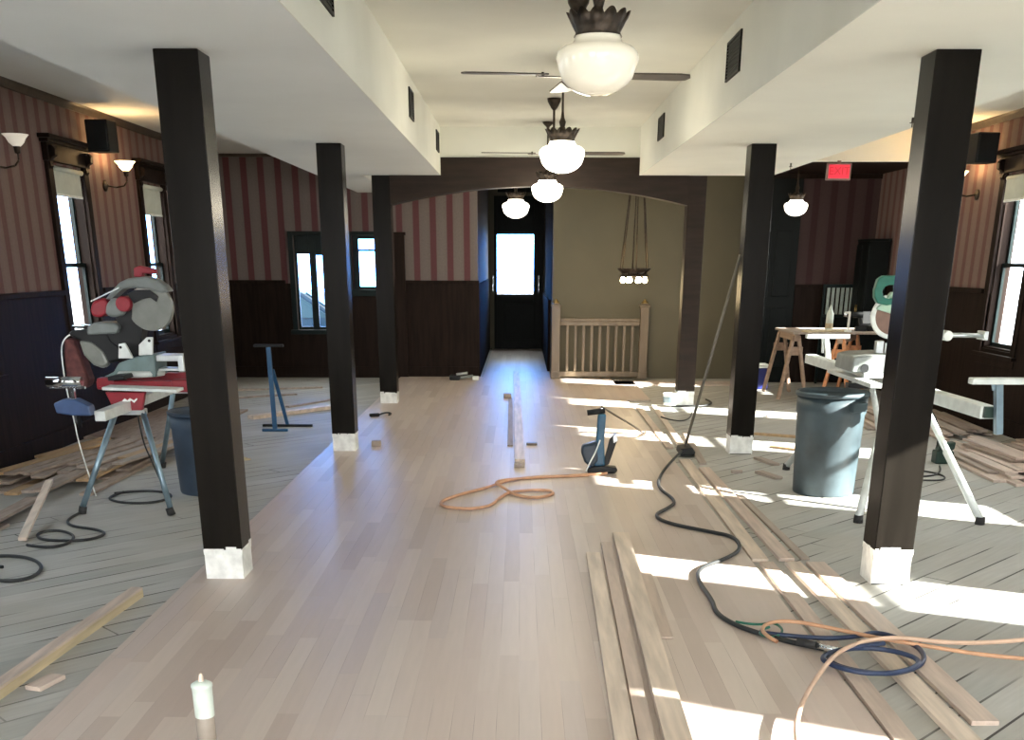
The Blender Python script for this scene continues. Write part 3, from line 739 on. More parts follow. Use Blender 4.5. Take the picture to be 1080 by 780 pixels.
SO = (-2.70, 8.0, .82)
t = thing('mitre_saw', 'red and grey mitre saw with raised head on the left saw stand', 'saw', SO)
MB().poly([(-2.977,.825),(-2.90,.86),(-2.857,.92),(-2.742,.96),(-2.594,.985),(-2.60,.825)], 7.86, 8.14).build('turret_base', M['teal_grey'], t, SO, bevel=.01)
MB().lathe([(0,0),(.17,0),(.175,.02),(.165,.04),(0,.042)], (-2.75,7.98,.825), 32).build('turntable', M['palealu'], t, SO)
MB().poly([(-2.846,.954),(-2.833,1.052),(-2.790,1.060),(-2.775,1.03),(-2.743,.954)], 7.84, 7.87).build('fence', M['palealu'], t, SO, bevel=.004)
MB().poly([(-2.699,.974),(-2.691,1.046),(-2.63,1.098),(-2.589,1.098),(-2.603,.98)], 7.84, 7.87).build('fence', M['palealu'], t, SO, bevel=.004)
MB().tube((-2.82,7.836,1.03), (-2.82,7.841,1.03), .010, n=12).build('fence_bolt', M['dark_plastic'], t, SO)
MB().tube((-2.612,7.836,1.075), (-2.612,7.841,1.075), .010, n=12).build('fence_bolt', M['dark_plastic'], t, SO)
MB().poly([(-2.86,.85),(-2.75,.86),(-2.74,.83),(-2.86,.82)], 7.62, 7.84).build('mitre_handle', M['dark_plastic'], t, SO, bevel=.008)
MB().box(-2.60,-2.42,7.90,8.10,.93,.972).box(-2.44,-2.40,7.88,8.12,.86,.975).box(-2.61,-2.42,7.93,8.07,.86,.88).build('table_extension', M['alu'], t, SO, bevel=.005)
MB().poly([(-2.876,1.253),(-2.73,1.29),(-2.66,1.20),(-2.697,1.105),(-2.726,.96),(-2.808,.96),(-2.932,1.06),(-2.95,1.12),(-2.86,1.18)], 7.94, 8.08).build('pivot_arm', M['dark_plastic'], t, SO, bevel=.012)
MB().poly([(-2.918,1.349),(-2.86,1.41),(-2.80,1.462),(-2.739,1.488),(-2.623,1.501),(-2.55,1.482),(-2.495,1.445),(-2.46,1.40),(-2.52,1.39),(-2.58,1.41),(-2.693,1.425),(-2.787,1.415),(-2.876,1.345)], 7.92, 8.05).build('upper_guard', M['grey_plastic'], t, SO, bevel=.014)
bl = MB().tube((-2.625,7.985,1.295), (-2.625,7.988,1.295), .150, n=60).build('saw_blade', M['blade'], t, SO)
m = MB()
for k in range(48):
    a = 2*pi*k/48; m.poly([(-2.625+.149*cos(a),1.295+.149*sin(a)),(-2.625+.157*cos(a+.03),1.295+.157*sin(a+.03)),(-2.625+.149*cos(a+.08),1.295+.149*sin(a+.08))], 7.985, 7.988)
m.build('blade_teeth', M['blade'], bl, SO)
pts = [(-2.615+.162*cos(a), 1.297+.162*sin(a)) for a in [radians(x) for x in range(-150, 82, 8)]] + [(-2.66,1.35),(-2.74,1.33),(-2.745,1.26)]
MB().poly(pts, 7.935, 7.982).build('lower_guard', M['pale_guard'], t, SO, bevel=.008)
MB().poly([(-2.76,1.385),(-2.70,1.41),(-2.60,1.41),(-2.545,1.37),(-2.56,1.33),(-2.60,1.36),(-2.66,1.35),(-2.72,1.32)], 7.925, 7.935).build('guard_bracket', M['dark_plastic'], t, SO, bevel=.003)
MB().tube((-2.783,7.88,1.318), (-2.783,8.02,1.318), .052, n=28).build('motor_cap', M['red'], t, SO, bevel=.008)
MB().poly([(-2.92,1.31),(-2.86,1.36),(-2.80,1.36),(-2.76,1.30),(-2.80,1.24),(-2.88,1.225),(-2.93,1.25)], 7.90, 8.06).build('motor_housing', M['grey_plastic'], t, SO, bevel=.02)
MB().poly([(-3.03,1.28),(-3.0,1.335),(-2.92,1.36),(-2.89,1.33),(-2.91,1.25),(-2.96,1.225),(-3.02,1.235)], 7.90, 8.04).build('gear_case', M['red'], t, SO, bevel=.018)
MB().bar((-3.01,7.895,1.335), (-2.80,7.895,1.425), .008, .008).build('edge_trim', M['alu'], t, SO)
hd = MB().tube((-2.66,7.98,1.49), (-2.665,7.98,1.555), .022, n=12)
hd.poly([(-2.71,1.495),(-2.705,1.555),(-2.66,1.57),(-2.56,1.55),(-2.545,1.525),(-2.56,1.512),(-2.64,1.52),(-2.65,1.495)], 7.955, 8.0).build('carry_handle', M['red'], t, SO, bevel=.008)
MB().poly([(-3.065,1.11),(-3.06,1.165),(-3.0,1.195),(-2.86,1.195),(-2.83,1.17),(-2.85,1.12)], 7.88, 8.12).build('slide_block', M['grey_plastic'], t, SO, bevel=.014)
for yy in (7.92, 8.07):
    MB().tube((-3.17,yy,1.165), (-2.84,yy,1.150), .011, n=12).build('slide_rail', M['chrome'], t, SO)
MB().poly([(-3.235,1.11),(-3.20,1.135),(-3.045,1.156),(-2.913,1.124),(-2.85,1.03),(-2.86,.93),(-2.989,.905),(-3.08,.97),(-3.14,1.06)], 7.95, 8.15).build('rear_housing', M['dark_plastic'], t, SO, bevel=.02)
MB().poly([(-3.15,1.07),(-3.06,1.06),(-2.98,.99),(-2.95,.90),(-3.0,.875),(-3.07,.90),(-3.13,.97)], 7.93, 7.99).build('dust_port', M['pale_guard'], t, SO, bevel=.02)
MB().poly([(-3.245,1.09),(-3.17,1.075),(-3.14,.95),(-3.105,.80),(-3.12,.75),(-3.186,.726),(-3.27,.76),(-3.262,.95)], 7.90, 8.06).build('dust_bag', M['bag'], t, SO, bevel=.03)
curve('power_cable', [(-.49,-.10,.29),(-.56,-.11,.26),(-.565,-.12,.05),(-.56,-.12,-.1),(-.53,-.14,-.28),(-.49,-.2,-.5),(-.40,-.25,-.83)], .005, M['white_plastic'], parent=t)

# ================================================================== RIGHT MITRE SAW AND STAND
RSX, RSY = 2.66, 8.05
O = (RSX, RSY, ZO)
t = thing('saw_stand', 'folding aluminium saw stand with white legs and extended supports behind the nearest right column', 'saw stand', O)
MB().bar((2.755,6.45,.775), (2.575,9.9,.80), .09, .075).build('beam', M['palealu'], t, O, bevel=.006)
MB().box(2.725,2.785,6.42,6.46,.745,.81).build('end_clamp', M['dark_green'], t, O, bevel=.005)
for (fx, fy, tx_, ty) in ((2.25,7.02,2.60,7.75),(3.04,6.98,2.76,7.6),(2.22,8.95,2.56,8.45),(3.06,9.0,2.70,8.5)):
    lg = MB().tube((tx_,ty,.74), (fx,fy,ZO+.03), .022, .022, 12).tube((tx_+(fx-tx_)*.45,ty+(fy-ty)*.45,.74*.55), (fx,fy,ZO+.03), .026, .026, 12).build('leg', M['palealu'], t, O)
    MB().tube((fx,fy,ZO+.05), (fx,fy,ZO+.001), .030, .032, 12).build('rubber_foot', M['rubber'], lg, O)
MB().box(2.55,2.80,7.62,7.70,.70,.74).build('leg_bracket', M['dark_plastic'], t, O, bevel=.005)
MB().box(2.50,2.75,8.40,8.50,.70,.74).build('leg_bracket', M['dark_plastic'], t, O, bevel=.005)
for (x, y, zb, zt, w) in ((2.79,6.38,.66,.945,.175),(2.76,10.0,.74,.965,.19)):
    pb = MB().bar((x+.015,y,zb), (x-.03,y,zt), .04, .05, (0,1,0)).bar((x-.05,y,zb+.25 if zb<.7 else zb+.1), (x-.06,y,zt), .02, .02, (0,1,0)).build('support_post', M['steelblue'] if zb < .7 else M['palealu'], t, O, bevel=.004)
    MB().box(x-w-.02, x+w-.02, y-.035, y+.035, zt, zt+.035).build('support_bar', M['palealu'], pb, O, bevel=.006)
for yy in (7.86, 8.28): MB().box(2.44,2.90,yy,yy+.06,.83,.865).build('mounting_arm', M['palealu'], t, O, bevel=.006)
MB().box(2.38,2.46,7.5,8.6,.80,.83).build('side_table', M['palealu'], t, O, bevel=.004)

SO = (2.62, 8.1, .866)
t = thing('mitre_saw', 'green-handled sliding mitre saw partly hidden by the nearest right column', 'saw', SO)
MB().poly([(2.36,.866),(2.37,.97),(2.45,.985),(2.62,.99),(2.90,.98),(2.92,.866)], 7.90, 8.35).build('base_casting', M['grey_cast'], t, SO, bevel=.012)
MB().tube((2.45,7.93,.866+.03), (2.45,7.89,.866+.03), .03, n=16).build('base_knob', M['dark_plastic'], t, SO)
MB().box(2.55,2.60,8.0,8.06,.99,1.075).box(2.62,2.90,8.02,8.05,.99,1.06).build('fence', M['alu'], t, SO, bevel=.004)
MB().tube((2.665,8.09,1.242), (2.665,8.094,1.242), .150, n=60).build('saw_blade', M['rust_blade'], t, SO)
pts = [(2.665+.158*cos(radians(a)), 1.242+.158*sin(radians(a))) for a in range(115, 275, 8)] + [(2.665+.128*cos(radians(a)), 1.242+.128*sin(radians(a))) for a in range(270, 112, -8)]
MB().poly(pts, 8.06, 8.085).build('guard_rim', M['white_plastic'], t, SO, bevel=.003)
MB().poly([(2.53,1.29),(2.575,1.34),(2.63,1.405),(2.70,1.40),(2.72,1.28),(2.64,1.26)], 8.05, 8.10).build('clear_guard', M['pale_green'], t, SO, bevel=.006)
h = MB().poly([(2.50,1.42),(2.515,1.49),(2.55,1.515),(2.66,1.515),(2.70,1.48),(2.70,1.455),(2.60,1.452),(2.57,1.44),(2.555,1.41),(2.57,1.37),(2.61,1.36),(2.70,1.38),(2.72,1.34),(2.60,1.315),(2.53,1.33),(2.505,1.37)], 8.03, 8.09)
h.build('trigger_handle', M['green'], t, SO, bevel=.01)
MB().poly([(2.66,1.50),(2.80,1.47),(2.86,1.38),(2.84,1.25),(2.74,1.23),(2.68,1.30)], 8.0, 8.18).build('motor_housing', M['green'], t, SO, bevel=.025)
MB().poly([(2.76,.98),(2.78,1.25),(2.86,1.28),(2.94,1.2),(2.92,.98)], 8.04, 8.16).build('pivot_arm', M['dark_plastic'], t, SO, bevel=.015)
for yy in (8.06, 8.14):
    MB().tube((2.80,yy,1.115), (3.34,yy,1.108), .014, n=12).build('slide_rail', M['alu'], t, SO)
MB().tube((3.06,8.02,1.11), (3.06,8.18,1.11), .035, n=18).build('rail_knob', M['white_plastic'], t, SO, bevel=.006)
MB().box(3.32,3.35,8.03,8.17,1.08,1.14).build('rail_end', M['alu'], t, SO, bevel=.004)

# bins
def bin_(x, y, r0, r1, h, mat, label, n=40):
    t = thing('trash_can', label, 'trash can', (x, y, ZO), 0)
    MB().lathe([(0,0),(r0*.97,0),(r0,.012),(r0+(r1-r0)*.80,h*.78),(r1*1.01,h*.80),(r1*1.01,h*.96),(r1*.97,h*.955),(r1*.94,h*.8),(r0*.94,.02),(0,.02)], n=n).build('body', mat, t)
    MB().lathe([(r1*.97,h*.95),(r1*1.06,h*.955),(r1*1.07,h*.985),(r1*1.03,h),(r1*.97,h*.995),(r1*.97,h*.95)], n=n).build('rim', mat, t)
    for q in (-60, 120):
        a = radians(q); c, s = cos(a), sin(a)
        m = MB().box(-.07,.07,-.012,.035,h*.83,h*.92)
        bmesh.ops.transform(m.bm, matrix=Matrix.Translation((c*r1, s*r1, 0)) @ Matrix.Rotation(a-pi/2, 4, 'Z'), verts=m.bm.verts)
        m.build('handle', mat, t, bevel=.01)
bin_(2.28, 8.03, .222, .247, .745, M['can'], 'dusty slate-blue round trash can in front of the right saw stand')
bin_(-2.33, 8.0, .215, .24, .60, M['can_dark'], 'navy round trash can beside the left saw stand, half hidden by the nearest left column')

# sawhorse workbench in the far right
def sawhorse(x, y, rz, h, mat, label):
    t = thing('sawhorse', label, 'sawhorse', (x, y, ZO), rz, 'sawhorses under the work top')
    MB().box(-.03, .03, -.45, .45, h-.09, h).build('crossbeam', M['horse'], t, bevel=.004)
    for sy in (-1, 1):
        for sx in (-1, 1):
            MB().bar((sx*.03, sy*.38, h-.03), (sx*.17, sy*.44, .012), .035, .08, (0,1,0)).build('leg', mat, t, bevel=.003)
        MB().box(-.09, .09, sy*.40-.01, sy*.40+.01, h-.26, h-.16).build('gusset', mat, t)
sawhorse(3.40, 14.2, 0, .80, M['horse'], 'weathered wooden sawhorse at the left end of the far work top')
sawhorse(4.02, 13.75, radians(-28), .80, M['orange_wood'], 'orange wooden sawhorse nearer the viewer under the far work top')
MB_top = MB().box(3.30, 4.75, 13.55, 14.55, .785, .81)
tag(MB_top.build('plank_table', M['board3'], bevel=.003), 'rough board work top lying on the two sawhorses', 'table')
tag(MB().bar((3.42,13.5,.822), (3.95,13.42+.3,.822), .14, .02).build('loose_board', M['plyedge'], bevel=.002), 'short pale board lying on the left end of the work top', 'board')
t = thing('glue_bottle', 'white pointed glue bottle standing on the far work top', 'bottle', (3.80, 13.85, .811))
MB().lathe([(0,0),(.043,0),(.045,.01),(.043,.20),(.03,.235),(.02,.245)], n=20).build('bottle_body', M['tubewhite'], t)
MB().lathe([(.022,.24),(.020,.265),(.006,.30),(0,.305)], n=14).build('nozzle', M['tubewhite'], t)
MB().lathe([(.0455,.03),(.0455,.09)], n=20).build('label_band', M['plyedge'], t)
t = thing('cordless_drill', 'dark cordless drill lying on the far work top beside the glue bottle', 'drill', (4.12, 13.80, .811))
MB().tube((-.12,0,.19), (.06,0,.19), .035, n=16).build('drill_body', M['dark_plastic'], t)
MB().tube((-.17,0,.19), (-.12,0,.19), .018, .025, 12).build('chuck', M['chrome'], t)
MB().bar((.03,0,.17), (.06,0,.06), .035, .045, (1,0,0)).build('grip', M['dark_plastic'], t, bevel=.01)
MB().box(-.01,.12,-.04,.04,0,.06).build('battery', M['dark_plastic'], t, bevel=.01)
t = thing('clamp', 'white bar clamp standing on the far work top', 'clamp', (3.97, 13.62, .811))
MB().box(-.012,.012,-.01,.01,0,.23).build('bar', M['white_plastic'], t)
MB().box(-.06,.012,-.012,.012,.21,.235).box(-.04,.04,-.02,.02,0,.02).build('jaw', M['white_plastic'], t, bevel=.003)
t = thing('tool_case', 'low black tool case open on the far work top behind the green saw', 'case', (4.42, 13.85, .811))
MB().box(-.18,.18,-.12,.12,0,.07).build('case_tray', M['dark_plastic'], t, bevel=.01)
MB().bar((-.0,.13,.07), (0,.17,.22), .36, .03, (0,1,0)).build('case_lid', M['dark_plastic'], t, bevel=.01)
t = thing('charger_box', 'dark green charger box standing beside the right plank pile', 'charger', (3.64, 9.3, ZO))
MB().box(-.075,.075,-.06,.06,0,.11).build('charger_body', M['dark_green'], t, bevel=.012)
MB().poly([(-.06,.11),(-.05,.165),(.085,.185),(.08,.125),(.06,.11)], -.045, .045).build('battery', M['dark_green'], t, bevel=.01)
curve('charger_cord', [(-.06,0,.14),(-.09,-.1,.3),(-.35,-.5,.55),(-.85,-1.0,.74)], .006, M['hose_black'], parent=t)

# ================================================================== FLOORING NAILER
t = thing('flooring_nailer', 'blue pneumatic flooring nailer standing upright on the new floor', 'nailer', (.62, 8.70, 0))
MB().poly([(-.07,0),(.15,0),(.17,.02),(.16,.05),(-.01,.06),(-.08,.04)], -.05, .05).build('shoe', M['dark_plastic'], t, bevel=.01)
MB().poly([(-.02,.05),(.07,.06),(.055,.25),(.065,.47),(.0,.47),(-.01,.26)], -.035, .035).build('body', M['nail_blue'], t, bevel=.015)
MB().poly([(-.13,.17),(-.12,.225),(-.06,.24),(.0,.26),(.01,.10),(-.04,.04),(-.10,.09)], -.05, .05).build('drive_chamber', M['nail_dark'], t, bevel=.02)
MB().tube((-.085,0,.475), (.055,0,.495), .022, n=14).build('grip', M['dark_plastic'], t)
MB().tube((.03,0,.50), (.03,0,.52), .014, n=10).build('air_inlet', M['chrome'], t)
MB().poly([(.05,.05),(.10,.07),(.16,.26),(.13,.30),(.10,.27)], -.018, .018).build('magazine', M['dark_plastic'], t, bevel=.004)
MB().poly([(.13,.24),(.165,.26),(.15,.32),(.125,.30)], -.03, .03).build('magazine_latch', M['alu'], t, bevel=.004)
curve('white_strap', [(.02,-.055,.27),(-.01,-.065,.18),(-.06,-.07,.09),(-.09,-.075,.02)], .006, M['white_plastic'], parent=t)

# broom / pole leaning on the column
t = thing('push_broom', 'long thin pole with a black head leaning on the second right column', 'broom', (1.47, 9.64, 0))
MB().poly([(-.06,.015),(-.05,.06),(.05,.07),(.08,.03),(.07,0),(-.05,0)], -.12, .12).build('head', M['dark_plastic'], t, bevel=.008)
MB().tube((0,0,.05), (.395,.12,1.66), .0125, n=12).build('handle', pbr('grey_pole_paint', (.11,.10,.08), .5), t)

# blue roller stand
t = thing('work_stand', 'slim blue metal work stand beside the left back wall', 'stand', (-2.49, 11.1, ZO))
MB().bar((-.0,-.08,.02), (-.02,-.02,.82), .045, .03, (0,1,0)).build('front_leg', M['blue'], t, bevel=.004)
MB().bar((.06,.25,.02), (0,.0,.60), .035, .025, (0,1,0)).build('rear_leg', M['blue'], t, bevel=.004)
MB().box(-.13,.13,-.10,-.06,0,.025).build('front_foot', M['blue'], t, bevel=.004)
MB().box(-.20,.32,.23,.27,0,.025).build('rear_foot', M['dark_plastic'], t, bevel=.004)
MB().box(-.16,.13,-.05,.01,.82,.845).build('top_bar', M['dark_plastic'], t, bevel=.004)

# adhesive tube in the foreground
t = thing('adhesive_tube', 'white capped adhesive tube standing upright on the new floor in front', 'tube', (-1.022, 3.2, 0))
MB().lathe([(0,0),(.030,0),(.0305,.215),(.030,.216)], n=24).build('tube_body', M['tubelabel'], t)
MB().lathe([(.0305,.215),(.031,.22),(.032,.315),(.034,.318),(.034,.326),(.020,.335),(.009,.337)], n=24).build('tube_top', M['tubewhite'], t)
MB().lathe([(.009,.335),(.008,.35),(.005,.362),(0,.363)], n=12).build('nozzle', M['board'], t)

# ================================================================== LOOSE BOARDS
def board(name, a, b, w, z, th, mat, label, cat='board', group=None):
    """flat board from a to b (x, y) with its underside at z"""
    o = MB().bar((a[0],a[1],z+th/2), (b[0],b[1],z+th/2), w, th).build(name, mat, bevel=.0015)
    return tag(o, label, cat, group)
W = .084
Gf = 'unlaid floorboards at the front'
board('floorboard', (.372,3.2), (.425,6.03), .078, .001, .030, M['board'], 'pale floorboard at the left of the three loose boards in front', group=Gf)
board('floorboard', (.449,3.2), (.522,6.32), .062, .001, .020, M['board2'], 'pinkish floorboard in the middle of the three loose boards in front', group=Gf)
board('floorboard', (.556,3.2), (.625,6.50), .098, .001, .036, M['board'], 'wide pale floorboard at the right of the three loose boards in front', group=Gf)
board('floorboard', (.668,4.6), (.700,6.05), .066, .001, .008, M['board2'], 'thin floorboard lying flat just right of the three loose boards', group=Gf)
Gr = 'loose floorboards along the right edge of the new floor'
board('floorboard', (1.384,3.1), (1.412,5.95), .082, ZO, .019, M['board2'], 'floorboard along the right edge of the new floor, crossed by the blue hose', group=Gr)
board('floorboard', (1.622,3.2), (1.560,5.95), .09, ZO, .021, M['board'], 'floorboard slanting beside the right floor edge, under the hose coil', group=Gr)
board('floorboard', (1.742,3.68), (1.690,5.95), .105, ZO, .019, M['board2'], 'short wide floorboard outermost at the front right', group=Gr)
board('floorboard', (1.388,6.0), (1.430,9.35), .095, ZO, .019, M['board'], 'long floorboard along the floor edge between the two right columns', group=Gr)
board('floorboard', (1.545,6.02), (1.535,8.95), .09, ZO, .021, M['board2'], 'long slanting floorboard between the floor edge and the nearest right column', group=Gr)
board('floorboard', (1.66,6.05), (1.625,7.9), .05, ZO, .013, M['board3'], 'narrow grey floorboard nearest the trash can side of the floor edge', group=Gr)
board('floorboard', (1.56,9.15), (1.66,10.9), .06, ZO, .022, M['board3'], 'grey floorboard right of the pole head', group=Gr)
board('floorboard', (1.385,10.0), (1.40,12.9), .07, ZO, .020, M['board2'], 'floorboard along the floor edge in the sun stripes by the stairs', group=Gr)
board('floorboard', (1.515,10.1), (1.60,13.1), .06, ZO, .020, M['board'], 'outer floorboard in the sun stripes by the stairs', group=Gr)
Gc = 'long boards on the corridor line'
board('floorboard', (.0,9.05), (-.06,16.9), .085, .001, .045, M['board'], 'long straight board lying in the middle towards the corridor door', group=Gc)
board('floorboard', (-.09,10.0), (-.12,13.6), .05, .001, .012, M['board3'], 'thin board lying left of the long middle board', group=Gc)
# offcuts
def offcut(x, y, rz, w, l, h, mat, label, z=0):
    o = MB().box(-w/2, w/2, -l/2, l/2, 0, h).build('offcut', mat, bevel=.002)
    o.location = (x, y, z+.001); o.rotation_euler.z = rz
    tag(o, label, 'wood offcut', 'small wood offcuts on the floor')
offcut(-1.33, 10.0, .05, .085, .06, .05, M['board3'], 'small grey wood block beside the second left column')
offcut(-.005, 8.96, 0, .085, .10, .030, M['board3'], 'small block at the near end of the long middle board')
offcut(-.16, 13.8, .1, .09, .12, .05, M['board3'], 'small block left of the long middle board near the arch')
offcut(.11, 10.1, .0, .10, .07, .02, M['rail_wood'], 'reddish offcut just right of the long middle board')
offcut(2.01, 8.66, .35, .075, .30, .02, M['board3'], 'thin offcut lying left of the trash can', ZO)
offcut(2.13, 9.3, .25, .075, .35, .02, M['board3'], 'thin offcut behind and left of the trash can', ZO)
offcut(1.78, 8.80, 1.5, .05, .09, .02, M['board3'], 'tiny offcut between the floor edge and the trash can', ZO)
offcut(-1.93, 4.05, -.3, .075, .15, .019, M['board2'], 'pinkish offcut beside the long plywood-edged board at the left front', ZO)
# long strip front left
t = thing('wood_strip', 'long pale board with a yellowish edge on the grey floor at the left front', 'board', (-2.02, 4.4, ZO))
m = MB().bar((-.105,-1.25,.045), (.055,.88,.045), .058, .012); m.build('top_face', M['board2'], t)
MB().bar((-.103,-1.25,.0195), (.057,.88,.0195), .054, .039).build('plywood_core', M['plyedge'], t)
# shallow scraps under the second window left
board('leaning_lath', (-3.18,6.42), (-3.66,7.95), .035, ZO, .001, M['board'], 'x') if False else None
tag(MB().bar((-3.05,6.40,ZO+.02), (-3.28,7.42,.165), .05, .02).build('wood_lath', M['board'], bevel=.002), 'pale lath sloping down from the left plank pile to the floor', 'board')

# plank piles
def pile(cx0, cx1, y0, y1, layers, mats, label, group, seed, dirz=0, th=.02, z0=ZO, wr=(.08,.11)):
    rnd = random.Random(seed)
    z = z0
    for L in range(layers):
        x = cx0 + rnd.uniform(0,.10) + L*.05
        ang = rnd.uniform(-.035,.035) + dirz
        while x < cx1 - .1 - L*.04:
            w = rnd.uniform(*wr); l = rnd.uniform(.45,.8)*(y1-y0)
            yc = rnd.uniform(y0+l/2, y1-l/2)
            if rnd.random() < .90:
                d = Vector((sin(ang), cos(ang)))
                xc = x + w/2 + (yc-(y0+y1)/2)*math.tan(ang)
                a = (xc-d.x*l/2, yc-d.y*l/2); b = (xc+d.x*l/2, yc+d.y*l/2)
                o = MB().bar((a[0],a[1],z+th/2), (b[0],b[1],z+th/2), w, th*.94).build('floorboard', mats[rnd.randrange(len(mats))])
                tag(o, label, 'board', group)
            x += w + rnd.choice((.006,.006,.02,.05))
        z += th + .001
pile(-4.16, -3.10, 7.6, 10.3, 4, [M['board3'], M['board3'], M['ply'], M['board4']], 'unlaid floorboard in the loose pile along the left wall behind the saw', 'floorboard pile on the left', 5)
pile(-4.16, -3.22, 5.2, 7.5, 3, [M['board3'], M['board4'], M['board'], M['ply']], 'unlaid floorboard in the near pile at the left picture edge', 'floorboard pile at the left picture edge', 8, dirz=-.06)
pile(3.72, 4.80, 8.25, 10.3, 3, [M['board3'], M['ply'], M['board2']], 'unlaid floorboard in the stack at the right picture edge', 'floorboard stack on the right', 21)
pile(3.55, 4.80, 10.45, 13.0, 3, [M['ply'], M['board2'], M['board3']], 'unlaid floorboard in the pile under the bright right window', 'floorboard pile under the right window', 33, dirz=.05)
pile(-4.12, -3.00, 7.9, 9.9, 1, [M['board3'], M['ply'], M['board4']], 'unlaid floorboard in the loose pile along the left wall behind the saw', 'floorboard pile on the left', 15, dirz=.22, z0=ZO+.088)
pile(-4.10, -3.45, 5.6, 7.3, 1, [M['board3'], M['board'], M['ply']], 'unlaid floorboard in the near pile at the left picture edge', 'floorboard pile at the left picture edge', 18, dirz=.12, z0=ZO+.066)
pile(4.0, 4.74, 8.6, 10.2, 2, [M['board3'], M['ply'], M['board2']], 'unlaid floorboard in the stack at the right picture edge', 'floorboard stack on the right', 29, dirz=-.06, z0=ZO+.066)
Gl = 'wide sheets by the left wall'
o = MB().bar((-3.72,10.45,ZO+.012), (-3.65,12.6,ZO+.012), 1.02, .022).build('plywood_sheet', M['ply']); tag(o, 'wide dull plywood sheet on the floor under the left window', 'plywood sheet')
# boards lying further back on the left
Gb = 'boards on the old floor behind the second left column'
board('floorboard', (-2.95,11.9), (-2.0,13.1), .10, ZO, .04, M['board'], 'pale board on the floor behind the blue stand', group=Gb)
board('floorboard', (-3.9,13.6), (-2.9,14.2), .07, ZO, .02, M['board3'], 'grey board near the left back corner, nearer one', group=Gb)
board('floorboard', (-3.9,14.6), (-2.7,15.0), .07, ZO, .02, M['board3'], 'grey board near the left back corner, farther one', group=Gb)
board('floorboard', (-2.75,12.9), (-2.2,13.9), .06, ZO, .02, M['board3'], 'thin grey board just beyond the pale board behind the blue stand', group=Gb)
board('floorboard', (2.35,10.9), (3.0,10.55), .07, ZO, .02, M['board4'], 'reddish scrap board behind the trash can, farther one', group='scrap boards behind the trash can')
board('floorboard', (2.35,10.1), (2.75,9.75), .07, ZO, .02, M['board4'], 'reddish scrap board behind the trash can, nearer one', group='scrap boards behind the trash can')
board('floorboard', (2.75,12.2), (3.6,12.15), .06, ZO, .02, M['board3'], 'grey board on the floor in front of the sawhorses', group='scrap boards behind the trash can')
o = MB().lathe([(0,0),(.05,0),(.05,.004),(.0,.03)], n=10).build('sawdust_heap', M['plyedge']); o.location = (-2.42, 9.35, ZO+.001); o.scale = (1.6,1.2,1)
tag(o, 'small heap of yellow sawdust by the nearest left column', 'sawdust'); o['kind'] = 'stuff'
# dark small tools on the new floor
def tool(x, y, rz, label, kind):
    t = thing(kind, label, 'hand tool', (x, y, .001), rz)
    MB().bar((-.09,0,.02), (.02,0,.02), .045, .036).build('handle', M['dark_plastic'], t, bevel=.008)
    curve('strap', [(.02,0,.02),(.08,.03,.03),(.15,.05,.03),(.17,.0,.02),(.12,-.03,.015)], .010, M['dark_plastic'], parent=t)
tool(-1.57, 12.0, .5, 'black hand tool with a loop on the floor by the second left column', 'hand_tool')
t = thing('tool_bundle', 'jumble of black and grey tools on the floor by the corridor corner', 'hand tools', (-.82, 15.95, .001), 0)
MB().box(-.20,-.05,-.07,.07,0,.07).build('pouch', M['dark_plastic'], t, bevel=.015)
MB().bar((-.05,0,.03),(.14,.04,.05),.05,.04).build('stapler', M['grey_plastic'], t, bevel=.01)
MB().tube((-.10,-.05,.08),(.06,-.03,.10),.018, n=10).build('torch', M['alu'], t)
MB().box(.13,.22,-.04,.05,0,.05).build('small_box', M['white_plastic'], t, bevel=.005)
t = thing('paint_can', 'patterned white tub standing beside the far right column', 'tub', (1.79, 13.12, 0))
MB().lathe([(0,0),(.075,0),(.078,.01),(.085,.13),(.088,.135),(.078,.135),(.07,.02),(0,.02)], n=24).build('tub_body', M['white_plastic'], t)
MB().lathe([(.0805,.03),(.0845,.10)], n=24).build('printed_band', M['steelblue'], t)

# ================================================================== HOSES AND CORDS
def hose(name, pts, r, mat, label, z0=0.0, cat='hose', lift=None):
    P = []
    for i, p in enumerate(pts):
        z = z0 + r + (lift.get(i, 0) if lift else 0)
        P.append((p[0], p[1], z) if len(p) == 2 else p)
    return tag(curve(name, P, r, mat), label, cat)
hose('air_hose', [(.65,8.72,.52),(.80,9.1,.40),(1.0,9.7,.24),(1.15,10.25,.10),(1.22,10.6,.012),(1.26,10.9,.009)], .008, M['rail_wood'], 'thin brown hose running from the nailer top back along the floor', cat='hose')
hose('air_hose', [(.70,8.60),(.36,8.48),(.06,8.43),(-.09,8.30),(-.22,8.05),(-.44,7.75),(-.57,7.50),(-.53,7.32),(-.34,7.25),(-.20,7.36),(-.15,7.63),(-.08,7.84),(.06,7.92),(.22,7.93),(.26,7.78),(.12,7.62),(-.03,7.72),(-.14,7.96),(-.20,8.14),(-.05,8.36),(.2,8.44),(.55,8.52)], .011, M['hose_orange'], 'orange air hose looped on the new floor left of the nailer', .001, lift={13:.0, 17:.02, 18:.02})
hose('power_cord', [(1.47,9.64,.05),(1.30,9.2),(1.14,8.63),(1.03,8.05),(1.12,7.54),(1.02,7.3),(.90,7.10),(.95,6.86),(1.20,6.62),(1.33,6.5),(1.32,6.2),(1.19,5.97),(.99,5.76),(.95,5.50),(.97,5.15),(.95,4.95),(1.01,4.76),(1.12,4.62),(1.22,4.52),(1.34,4.44)], .0115, M['hose_black'], 'thick black cable snaking from the pole head down the new floor', .001)
